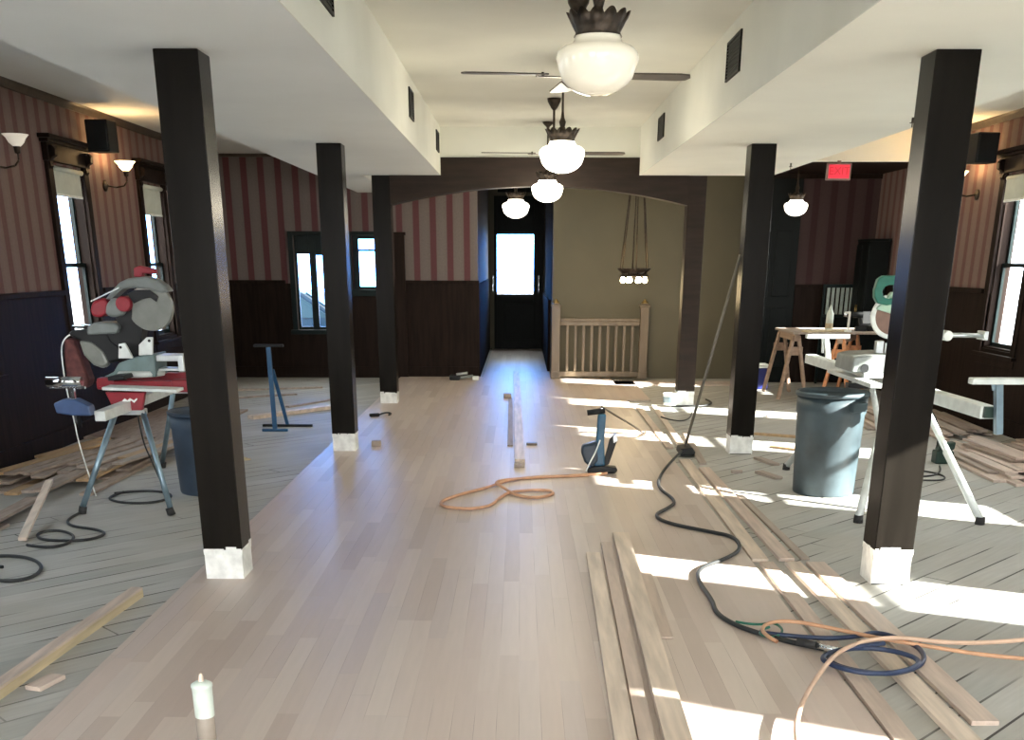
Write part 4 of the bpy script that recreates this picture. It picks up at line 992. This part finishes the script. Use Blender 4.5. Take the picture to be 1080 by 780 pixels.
coil = [(1.12,4.64),(1.32,4.56),(1.52,4.58),(1.63,4.66),(1.72,4.55),(1.76,4.40),(1.70,4.22),(1.55,4.10),(1.40,4.12),(1.30,4.22),(1.34,4.36),(1.50,4.42),(1.64,4.36),(1.70,4.24),(1.60,4.12),(1.44,4.07),(1.32,4.14),(1.26,4.26),(1.40,4.38),(1.60,4.44)]
hose('air_hose', [(x, y, .016 + .0012*i) for i, (x, y) in enumerate(coil)], .011, M['hose_blue'], 'navy blue hose coiled in loops over the front right floor edge')
hose('air_hose', [(2.6,4.05,.0),(2.25,4.25),(2.0,4.31),(1.80,4.42),(1.62,4.52),(1.42,4.68),(1.28,4.78),(1.15,4.75),(1.09,4.60),(1.14,4.48)], .009, M['hose_orange'], 'orange hose curving in from the right picture edge to the cable joint', .022)
hose('air_hose', [(2.75,4.55,.0),(2.35,4.50),(2.05,4.42),(1.85,4.42),(1.68,4.50),(1.50,4.44),(1.34,4.28),(1.18,3.98),(1.05,3.70),(.97,3.45),(.93,3.2)], .010, M['hose_tan'], 'pale orange hose sweeping across the front right to the lower edge', .04)
hose('power_cord', [(1.02,4.80),(1.10,4.74),(1.2,4.80),(1.22,4.66),(1.13,4.55),(1.08,4.66),(1.16,4.72)], .006, M['green'], 'thin green cord tangled at the cable joint', .012, 'cord')
t = thing('hose_coupling', 'black hose coupling joining the thick cable at the front right', 'coupling', (1.30, 4.42, .02))
MB().tube((-.07,.06,.012), (.0,.01,.012), .017, n=12).build('socket', M['rubber'], t)
MB().tube((.0,.01,.012), (.09,-.06,.012), .012, n=12).build('plug', M['chrome'], t)
hose('power_cord', [(1.80,13.0,.0),(1.95,12.9),(2.2,12.95),(2.35,13.3),(2.3,13.6)], .010, M['hose_black'], 'black cord curling around the foot of the far right column', .001, 'cord')
hose('power_cord', [(1.55,12.0),(1.65,11.6),(1.85,11.8),(1.95,12.4)], .008, M['hose_black'], 'short black cord on the sunlit floor in front of the far right column', .001, 'cord')
hose('extension_cord', [(-3.2,5.5),(-2.95,5.66),(-2.78,5.50),(-2.64,5.56),(-2.66,5.78),(-2.80,5.98),(-2.98,6.06),(-3.15,6.0),(-3.1,5.85),(-2.9,5.80)], .010, M['hose_black'], 'dark cord looped on the grey floor at the left picture edge', ZO, 'cord')
hose('extension_cord', [(-2.98,6.3),(-2.82,6.22),(-2.74,6.34),(-2.78,6.55),(-2.95,6.70),(-3.05,6.62),(-2.98,6.45),(-2.80,6.40),(-2.64,6.44),(-2.60,6.6),(-2.72,6.72),(-2.92,6.80),(-3.02,7.0),(-3.0,7.2)], .009, M['hose_black'], 'dark cord coiled on the floor in front of the sloping lath', ZO, 'cord')
hose('extension_cord', [(-2.95,7.9),(-3.02,7.7),(-2.85,7.52),(-2.62,7.5),(-2.52,7.7),(-2.62,7.9),(-2.85,7.96),(-3.0,7.85)], .009, M['hose_black'], 'dark cord looped on the floor under the left saw stand', ZO, 'cord')
hose('power_cord', [(-2.95,8.4,.62),(-2.92,8.3,.35),(-2.80,8.2,.12),(-2.72,8.1,ZO+.01)], .006, M['hose_black'], 'thin black cord hanging down from the left mitre saw', 0, 'cord')
hose('extension_cord', [(2.95,8.3),(3.1,8.5),(3.35,8.45),(3.45,8.7),(3.3,8.95),(3.1,9.0),(3.0,8.8),(3.2,8.6),(3.45,8.75),(3.55,9.1)], .007, M['hose_black'], 'tangled black cord on the floor right of the right saw stand', ZO, 'cord')

# ================================================================== LIGHT
wd = bpy.data.worlds.new('sky'); SC.world = wd; wd.use_nodes = True
nt = wd.node_tree; bg = nt.nodes['Background']
bg.inputs[1].default_value = 1.0
tcw = nt.nodes.new('ShaderNodeTexCoord'); spw = nt.nodes.new('ShaderNodeSeparateXYZ'); nt.links.new(tcw.outputs['Generated'], spw.inputs[0])
def dirmix(fac_out, lo, hi, colA, colB):
    mr = nt.nodes.new('ShaderNodeMapRange'); mr.interpolation_type = 'SMOOTHSTEP'
    mr.inputs['From Min'].default_value = lo; mr.inputs['From Max'].default_value = hi; nt.links.new(fac_out, mr.inputs[0])
    mx = nt.nodes.new('ShaderNodeMix'); mx.data_type = 'RGBA'; nt.links.new(mr.outputs[0], mx.inputs[0])
    for i, c in ((6, colA), (7, colB)):
        if isinstance(c, tuple): mx.inputs[i].default_value = (*c, 1)
        else: nt.links.new(c, mx.inputs[i])
    return mx.outputs[2]
# cooler away from the sun, whiter on its side; two lobes added below
base = dirmix(spw.outputs[0], -.6, .7, (1.9,2.2,2.4), (5.6,5.4,4.9))
back = dirmix(spw.outputs[1], -.9, -.3, (9.5,9.0,8.6), base)  # much stronger behind the camera, added to fill the foreground
sky = dirmix(spw.outputs[1], .90, .985, back, (2.2,6.5,17))  # narrow strong blue added straight ahead for the door's streak on the floor
nt.links.new(sky, bg.inputs[0])
sun = bpy.data.lights.new('sun', 'SUN'); sun.energy = 26; sun.angle = radians(.7); sun.color = (1,.93,.82)
so = bpy.data.objects.new('sun', sun); C.objects.link(so)
so.rotation_euler = Vector((-1, .46, -.512)).to_track_quat('-Z', 'Y').to_euler(); so.location = (20,-6,12)
def portal(loc, rot, sx, sy):
    l = bpy.data.lights.new('window_portal', 'AREA'); l.shape = 'RECTANGLE'; l.size = sx; l.size_y = sy; l.cycles.is_portal = True
    o = bpy.data.objects.new('window_portal', l); C.objects.link(o); o.location = loc; o.rotation_euler = rot
for y in LY: portal((XL-.17, y, (WZ0+WZ1)/2), (0, -pi/2, 0), WZ1-WZ0, 2*WH)
for y in RY: portal((XR+.17, y, (WZ0+WZ1)/2), (0, pi/2, 0), WZ1-WZ0, 2*WH)
for (a, b, z0, z1) in bh: portal(((a+b)/2, YB+.18, (z0+z1)/2), (-pi/2, 0, 0), b-a, z1-z0)
for (a, b, z0, z1) in fh: portal(((a+b)/2, YF-.18, (z0+z1)/2), (pi/2, 0, 0), b-a, z1-z0)
portal((-.105, 22.17, 1.55), (-pi/2, 0, 0), .72, 1.08)

# ================================================================== CAMERA
pt, yw, rl = .359805, -.006944, -.002078
s, c = sin(yw), cos(yw); sp_, cp = sin(pt), cos(pt)
x0 = Vector((c, -s, 0)); fw = Vector((cp*s, cp*c, -sp_)); u0 = Vector((sp_*s, sp_*c, cp))
cr_, sr = cos(rl), sin(rl)
xr = cr_*x0 - sr*u0; ur = sr*x0 + cr_*u0
cam = bpy.data.cameras.new('camera'); co = bpy.data.objects.new('camera', cam); C.objects.link(co)
R = Matrix((xr, ur, -fw)).transposed().to_4x4()
co.matrix_world = Matrix.Translation((0,0,1.6)) @ R
cam.sensor_fit = 'HORIZONTAL'; cam.sensor_width = 36; cam.lens = 36*1130/1080
cam.shift_y = (701.0-390)/1080
cam.clip_start = .05; cam.clip_end = 200
SC.camera = co

vs = SC.view_settings
vs.view_transform = 'Standard'; vs.look = 'None'; vs.gamma = 1; vs.exposure = 1.3; vs.use_curve_mapping = False
cy = SC.cycles
cy.use_denoising = True
cy.max_bounces = 10; cy.diffuse_bounces = 6; cy.glossy_bounces = 4; cy.transparent_max_bounces = 12
cy.sample_clamp_indirect = 8
